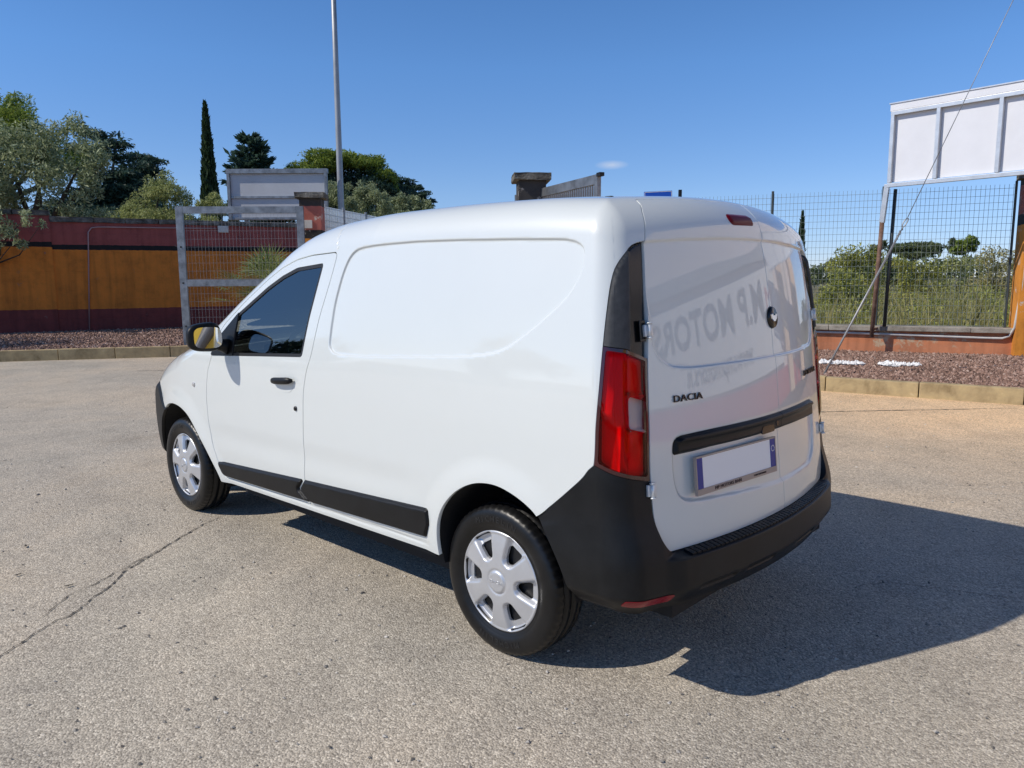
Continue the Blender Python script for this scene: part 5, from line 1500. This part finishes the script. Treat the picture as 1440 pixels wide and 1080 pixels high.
tree('olive_tree', 'big silvery olive tree leaning over the painted wall', (24.35, -3.1, 0), C_OLIVE + [(x, y, 3.2, .8, .6) for x, y in ((24.9, -3.6), (24.1, -4.4), (23.4, -5.2), (25.6, -2.8))], 30000, .115, MAT['olive'], .30, 8, .22, seed=1, lean=(.3, -.7))
ov = tree('olive_branch', 'leafy olive branches hanging down in front of the painted wall', (21.6, -1.9, .1), C_OVER, 1500, .10, MAT['olive'], .30, 5, .05, 'olive tree', seed=2)
tree('pine_tree', 'sunlit green pine crown above the silvery olive', (40.2, -6.5, 0), C_PINE + [(38.6, -8.6, 7.2, 1.0, .9), (37.9, -9.4, 6.6, 1.0, .9), (39.6, -7.3, 7.6, 1.2, .8)], 15000, .20, MAT['pine'], .22, 9, .3, seed=3)
tree('cedar_tree', 'dark layered cedar standing next to the silvery olive', (38.5, -10.9, 0), C_CEDAR + [(x, y, z, 1.7, .55) for x, y, z in ((38.3, -10.6, 4.2), (37.2, -11.7, 4.4), (39.4, -9.6, 4.6), (36.6, -12.4, 4.2), (38.0, -11.0, 5.5))], 26000, .22, MAT['cedar'], .30, 9, .3, seed=4, flat=.6, droop=.5, k=.5)
tree('cedar_tree', 'rounded drooping dark cedar between the layered cedar and the cypress', (43.1, -14.7, 0), C_CEDAR2 + [(42.9, -14.7, 5.0, 1.5, .7), (42.4, -15.2, 5.8, .8, .6)], 14000, .22, MAT['cedar'], .30, 8, .3, seed=5, flat=.3, droop=.8, k=.5)
tree('olive_tree', 'pale green bushy olive behind the painted wall beside the cypress', (26.8, -8.7, 0), C_BUSH1 + [(26.9, -8.5, 3.6, .8, .5), (26.2, -9.2, 3.5, .7, .5), (27.6, -7.8, 3.5, .7, .5)], 15000, .10, MAT['olive_yellow'], .28, 8, .12, seed=6)
tree('olive_tree', 'low olive tuft at the foot of the cypress', (27.3, -10.9, 0), C_BUSH2 + [(27.3, -10.9, 3.6, .7, .5)], 6000, .10, MAT['olive_yellow'], .28, 7, .10, seed=7)
def fir(label, base, h, seed):
    """conifer with rising spiky boughs in whorls round one leader"""
    rg = np.random.default_rng(seed); t = thing('fir_tree', label, 'tree', base)
    bm = bmesh.new(); tube(bm, [(0, 0, -.1), (0, 0, h * .5), (0, 0, h)], [.22, .13, .02], 8)
    P, A = [], []
    z = h * .35
    while z < h * .985:
        u = (h - z) / (h * .65); L0 = .25 + 2.5 * u ** .75
        for k in range(6):
            az = rg.uniform(0, 6.283); L1 = L0 * rg.uniform(.55, 1.15); el = rg.uniform(.05, .45)
            d = np.array([math.cos(az) * math.cos(el), math.sin(az) * math.cos(el), math.sin(el)])
            c = np.array([0, 0, z]); m = c + d * L1 * .5 - [0, 0, .05 * L1]; e = c + d * L1 + [0, 0, .10 * L1]
            tube(bm, [tuple(c), tuple(m), tuple(e)], [.03, .02, .006], 5)
            n = int(70 * L1) + 25; s = rg.uniform(.12, 1.0, n) ** .8
            q = np.where(s[:, None] < .5, c + (m - c) * (s[:, None] * 2), m + (e - m) * (s[:, None] * 2 - 1))
            P.append(q + rg.normal(0, .05, (n, 3)))
            sd = np.cross(d, [0, 0, 1]); A.append(d * .7 + sd[None] * rg.normal(0, .9, (n, 1)) + rg.normal(0, .25, (n, 3)) + [0, 0, .15])
        z += .22 + .10 * u
    P = np.concatenate(P); A = np.concatenate(A); A /= np.linalg.norm(A, axis=1, keepdims=True); n = len(P)
    B = np.cross(A, rg.normal(0, 1, (n, 3))); B /= np.linalg.norm(B, axis=1, keepdims=True)
    s = .30 * np.exp(rg.normal(0, .25, (n, 1)))
    V = np.stack([P, P + A * s * .5 + B * s * .17, P + A * s, P + A * s * .5 - B * s * .17], 1).reshape(-1, 3)
    quads_mesh('crown', V, np.arange(4 * n).reshape(-1, 4), MAT['cedar'], t)
    from_bm('trunk', bm, MAT['bark'], t, True)
fir('dark spiky fir standing behind the grey billboard', (42.7, -20.9, 0), 10.1, 8)
up_ = tree('umbrella_pine', 'broad umbrella pine with a bright green top behind the lamp post', (40.4, -25.8, 0), [(x, y, z - .12, a, b * 1.5) for x, y, z, a, b in C_UP_TOP], 30000, .22, MAT['pine'], .25, 12, .35, seed=9, k=.45)
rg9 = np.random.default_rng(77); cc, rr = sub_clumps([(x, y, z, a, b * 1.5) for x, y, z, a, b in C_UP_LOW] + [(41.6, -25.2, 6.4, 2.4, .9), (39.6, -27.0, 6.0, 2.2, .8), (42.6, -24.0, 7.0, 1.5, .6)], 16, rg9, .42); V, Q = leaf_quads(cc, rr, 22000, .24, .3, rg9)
quads_mesh('shaded_lower_crown', V - np.array([40.4, -25.8, 0]), Q, MAT['cedar'], up_)  # darker cedar needles stand in for shade under the pine crown
tree('cedar_tree', 'spreading dark cedar stretching out beyond the umbrella pine', (40.6, -31.0, 0), C_CED3 + [(40.6, -31.0, 6.2, 1.6, .6), (39.9, -31.6, 6.3, 1.1, .4)], 14000, .24, MAT['cedar'], .3, 9, .3, seed=10, flat=.6, k=.5)
tree('olive_tree', 'grey green olive close behind the lamp post', (20.5, -11.95, 0), C_OL3 + [(20.4, -11.9, 3.4, .6, .4)], 9000, .095, MAT['olive'], .28, 8, .10, seed=11)
tree('olive_tree', 'grey green olive second from the lamp post', (20.5, -13.2, 0), C_OL4 + [(20.4, -13.2, 3.5, .7, .4)], 9000, .095, MAT['olive'], .28, 8, .10, seed=12)
tree('olive_tree', 'grey green olive third from the lamp post, lowest of the row', (21.1, -15.4, 0), C_OL5 + [(21.1, -15.4, 3.6, .8, .3)], 8000, .10, MAT['olive'], .28, 8, .10, seed=13)
# cypress
def cypress(label, base, h, w, n, size, seed, mat):
    rg = np.random.default_rng(seed); t = thing('cypress_tree', label, 'tree', base)
    u = rg.uniform(0.03, 1, n) ** 1.15; a = rg.uniform(0, 6.283, n)
    prof = np.interp(u, [0, .08, .3, .6, .85, 1], [.45, .85, 1, .78, .38, .03]) * w / 2
    lump = 1 + .16 * np.sin(a * 3 + u * 23) * np.sin(u * 31 + a)
    r = prof * lump * rg.uniform(.55, 1.05, n)
    p = np.stack([r * np.cos(a), r * np.sin(a), u * h], 1)
    d = np.stack([.25 * np.cos(a), .25 * np.sin(a), np.ones(n)], 1) + rg.normal(0, .22, (n, 3)); d /= np.linalg.norm(d, axis=1, keepdims=True)
    b = np.cross(d, rg.normal(0, 1, (n, 3))); b /= np.linalg.norm(b, axis=1, keepdims=True)
    s = size * np.exp(rg.normal(0, .2, n))[:, None]
    V = np.stack([p - d * s * .5, p + b * s * .16, p + d * s * .5, p - b * s * .16], 1).reshape(-1, 3)
    quads_mesh('crown', V, np.arange(4 * n).reshape(-1, 4), mat, t)
    bm = bmesh.new(); tube(bm, [(0, 0, -.1), (0, 0, h * .85)], [w * .12, .03], 8); from_bm('trunk', bm, MAT['bark'], t, True)
cypress('tall slim cypress standing up against the sky beyond the painted wall', (38.45, -16.2, 0), 10.5, 1.06, 9000, .34, 21, MAT['cypress'])
cypress('distant slim cypress seen through the welded mesh fence', (23.1, -55.2, 0), 6.2, .62, 1800, .40, 22, MAT['cypress'])
# fan palm before the painted wall
def fan_palm(label, base, seed):
    rg = np.random.default_rng(seed); t = thing('fan_palm', label, 'palm', base)
    bm = bmesh.new(); tube(bm, [(0, 0, -.05), (0, 0, .5), (.03, 0, .95)], [.14, .15, .12], 10); from_bm('trunk', bm, MAT['bark'], t, True)
    for k in range(38):
        az = rg.uniform(0, 6.283); el = rg.uniform(-.25, 1.25); L0 = rg.uniform(.55, .95)
        d = Vector((math.cos(az) * math.cos(el), math.sin(az) * math.cos(el), math.sin(el)))
        hub = Vector((0, 0, .75 + rg.uniform(0, .25))) + d * L0
        s = d.cross(Vector((0, 0, 1))).normalized(); u = s.cross(d)
        V = []; Fc = []
        stem = Vector((0, 0, .8))
        b0 = len(V); V += [stem + s * .01, stem - s * .01, hub - s * .006, hub + s * .006]; Fc.append((b0, b0 + 1, b0 + 2, b0 + 3))
        nb = 17; Lb = rg.uniform(.55, .78)
        for j in range(nb):
            a = (j / (nb - 1) - .5) * 2.9
            dd = (d * math.cos(a) + s * math.sin(a) + u * .25 * math.cos(a)).normalized(); ww = dd.cross(u).normalized() * .014
            tip = hub + dd * Lb * (1 - .12 * abs(a)) - Vector((0, 0, .10 * rg.uniform(.3, 1.3)))
            mid = hub + dd * Lb * .5
            b0 = len(V); V += [hub, mid + ww, tip, mid - ww]; Fc.append((b0, b0 + 1, b0 + 2, b0 + 3))
        mesh('frond', [tuple(v) for v in V], Fc, MAT['palm'], t)
fan_palm('spiky fan palm growing behind the mesh gate leaf', (15.75, -6.45, .14), 31)
# hedge, field and far trees seen through the fence on the right
def bush(label, cl, n, size, mat, seed, per=8, cat='bush', group=None, name='bush'):
    x = np.mean([c[0] for c in cl]); y = np.mean([c[1] for c in cl])
    low = [(c[0], c[1], max(.4, c[2] * .45), c[3] * 1.2, max(.35, c[2] * .40)) for c in cl]
    return tree(name, label, (x, y, -.03), cl + low, n, size, mat, .35, per, .05, cat, group, seed=seed, limbs=True)
bush('tall yellowish green bush behind the mesh fence beside the van', C_RB1, 7000, .12, MAT['bush'], 41)
bush('low green bush behind the fence under the distant umbrella pine', C_RB2, 5200, .12, MAT['bush'], 42)
bush('low green bush behind the fence left of the scraggly shrubs', C_RB3, 3600, .12, MAT['olive_yellow'], 43)
bush('tall scraggly yellow shrub behind the fence next to the orange pillar', C_RB4, 5200, .11, MAT['reed'], 44)
bush('dense low bush growing just behind the mesh fence beside the van', C_RB5, 4200, .09, MAT['bush'], 45)
tree('umbrella_pine', 'distant flat topped umbrella pine on the horizon beyond the fence', (28.4, -101.6, 0), C_RUP, 5000, .5, MAT['far'], .3, 9, .3, seed=46, k=.5)
tree('far_tree', 'distant round green tree on the horizon towards the orange pillar', (17.0, -77.4, 0), C_RT2, 2600, .34, MAT['pine'], .35, 8, .15, seed=47)
tree('far_tree', 'distant palm like tree beside the round green one', (19.3, -82.3, 0), C_RT3, 1200, .40, MAT['far'], .25, 6, .12, seed=48)
tree('far_tree', 'distant dark tree behind the rusty sign post', (19.5, -61.2, 0), C_RT4, 1600, .28, MAT['far'], .3, 6, .12, seed=49)
fol = [(c[0], c[1], c[2], c[3], c[4]) for c in C_FAROL]
rg_f = np.random.default_rng(50)
for i in range(70):
    x_ = rg_f.uniform(-30, 60); fol.append((x_, -66 - .4 * x_ + rg_f.uniform(-6, 14), rg_f.uniform(.9, 2.2), rg_f.uniform(1.4, 2.6), rg_f.uniform(.6, 1.0)))
cc, rr = sub_clumps(fol, 5, rg_f, .55); V, Q = leaf_quads(cc, rr, 26000, .42, .4, rg_f)
tag(quads_mesh('grove', V, Q, MAT['far']), 'hazy far off grove closing the horizon beyond the field', 'grove', kind='stuff')
def reeds():
    rg = np.random.default_rng(51); n = 15000
    s = rg.uniform(-2.5, 9, n); o = -rg.uniform(.5, 13, n)
    hgt = np.clip(rg.normal(.72, .22, n), .2, 1.3) * np.interp(-o, [0, 1.2, 3, 13], [.5, .85, 1.0, 1.25])
    px = WRb[0] - uR.x * s + nR.x * o; py = WRb[1] - uR.y * s + nR.y * o
    clump = .5 + .5 * np.sin(px * 1.9 + 1.3 * np.sin(py * 1.1)) * np.sin(py * 1.6 + px * .7)
    hgt = hgt * (.65 + .6 * clump)
    a = rg.uniform(0, 6.283, n); ln = rg.normal(0, .35, (n, 2)) * hgt[:, None]
    w = rg.uniform(.004, .011, n)
    b0 = np.stack([px, py, np.full(n, -.03)], 1); wv = np.stack([np.cos(a) * w, np.sin(a) * w, 0 * w], 1)
    tip = b0 + np.c_[ln, hgt]; mid = b0 + np.c_[ln * .35, hgt * .55]
    V = np.stack([b0 - wv, b0 + wv, mid + wv * .8, tip, mid - wv * .8], 1).reshape(-1, 3)
    Q = (np.arange(n)[:, None] * 5 + np.arange(5)[None])
    tag(quads_mesh('reeds', V, Q, MAT['reed']), 'tall dry grass filling the field behind the fence', 'grass', kind='stuff')
    cl = []
    for i in range(150):
        s_ = rg.uniform(-2.5, 9); o_ = -rg.uniform(1.0, 13); h_ = rg.uniform(.35, .75) * np.interp(-o_, [1, 4, 13], [.8, 1, 1.5])
        cl.append((WRb[0] - uR.x * s_ + nR.x * o_, WRb[1] - uR.y * s_ + nR.y * o_, h_ * .75, rg.uniform(.3, .6), h_ * .6))
    cc, rr = sub_clumps(cl, 6, rg, .5); V, Q = leaf_quads(cc, rr, 42000, .075, .4, rg)
    tag(quads_mesh('scrub', V, Q, MAT['bush']), 'yellowish green scrub tangled among the dry grass behind the fence', 'scrub', kind='stuff')
reeds()
# trees beside the lot, left of the view, whose shade falls on the gravel
tree('olive_tree', 'olive tree shading the gravel strip in front of the taller wall', (20.0, 3.3, .1), [(20.0, 3.3, 4.4, 1.5, 1.1), (19.2, 2.4, 4.1, 1.1, .9), (20.8, 2.9, 4.8, 1.1, .9), (19.8, 4.3, 4.3, 1.2, .9)], 9000, .12, MAT['olive'], .3, 9, .16, seed=61)
for k, (x, y, h) in enumerate(((33, 18, 4.2), (27, 29, 4.6), (16, 36, 4.4), (4, 38, 4.2))):
    tree('roadside_tree', ['broad leafy tree at the corner of the lot past the taller wall', 'leafy tree at the far edge of the lot facing the bonnet of the van', 'leafy tree at the far edge of the lot facing the side of the van', 'leafy tree at the far edge of the lot behind the van'][k], (x, y, 0), [(x, y, h * .6, 2.2, 1.6), (x + 1.6, y - .6, h * .5, 1.8, 1.2), (x - 1.5, y + .7, h * .55, 1.8, 1.2), (x, y, h * .85, 1.3, .9)], 5000, .28, MAT['cedar'], .4, 8, .2, group='trees along the far edge of the lot', seed=70 + k)

# ================================================================== SHOWROOM BEHIND THE VIEWER (mirrored in the van's rear doors)
FA = math.atan2(.5, -.87)
sh_ = thing('showroom', 'pink stuccoed car showroom with a white sign panel facing the lot', 'building', (-6.02, -10.44, 0), FA)
# local x = reading direction, local -y = into the building?  facade looks along +n
nloc = -1 if Vector((-math.sin(FA), math.cos(FA), 0)).dot(Vector((.5, .87, 0))) < 0 else 1
box('wall', (3.2, -nloc * 3.0, 3.6), (18.4, 6.0, 7.2), MAT['stucco'], sh_)
box('fascia', (2.0, nloc * .25, 4.05), (16.0, .50, .60), MAT['fascia'], sh_)
box('base_band', (2.0, nloc * .015, .35), (15.9, .03, .7), MAT['letter_red'], sh_)
sgn = box('sign_panel', (2.9, nloc * .06, 2.10), (11.6, .12, 2.6), MAT['panel_white'], sh_)
def facade_m(x, z, o): return Matrix.Translation((x, nloc * o, z)) @ Matrix.Rotation(R(90), 4, 'X') if nloc < 0 else Matrix.Translation((x, nloc * o, z)) @ Matrix.Rotation(R(180), 4, 'Z') @ Matrix.Rotation(R(90), 4, 'X')
text_obj('lettering', 'M.P MOTORS', 1.45, .03, facade_m(2.9, 2.50, .14), MAT['letter_grey'], sgn, 1.0, 1.05, .035)
text_obj('lettering', 'www.mpmotors.it', .62, .03, facade_m(2.6, 1.35, .14), MAT['letter_grey'], sgn, 1.0, 1.15, .012)
text_obj('logo_letter', 'M', 1.0, .03, facade_m(-2.1, 2.4, .14), MAT['letter_red'], sgn)
for x in (-3.6, -5.3, 9.4): box('column', (x, nloc * .35, 2.0), (.55, .55, 3.95), MAT['stucco_or'], sh_)
tube_obj('downpipe', [(-4.5, nloc * .06, 0), (-4.5, nloc * .06, 7.0)], .06, MAT['pvc'], sh_)
yb = thing('banner', 'yellow banner with a black looping graphic facing the lot', 'banner', (-13.0, .4, 0))
box('panel', (0, 0, 1.65), (.06, 4.4, 2.9), MAT['yellow'], yb)
tube_obj('graphic', [(.06, 1.6, 2.9), (.06, .7, .5), (.06, -.3, 2.1), (.06, -.8, 2.5), (.06, -1.2, 2.1), (.06, -1.2, .4)], .20, MAT['letter_grey'], yb)
for y in (-2.15, 2.15): box('post', (-.06, y, 1.55), (.06, .06, 3.1), MAT['galv'], yb)
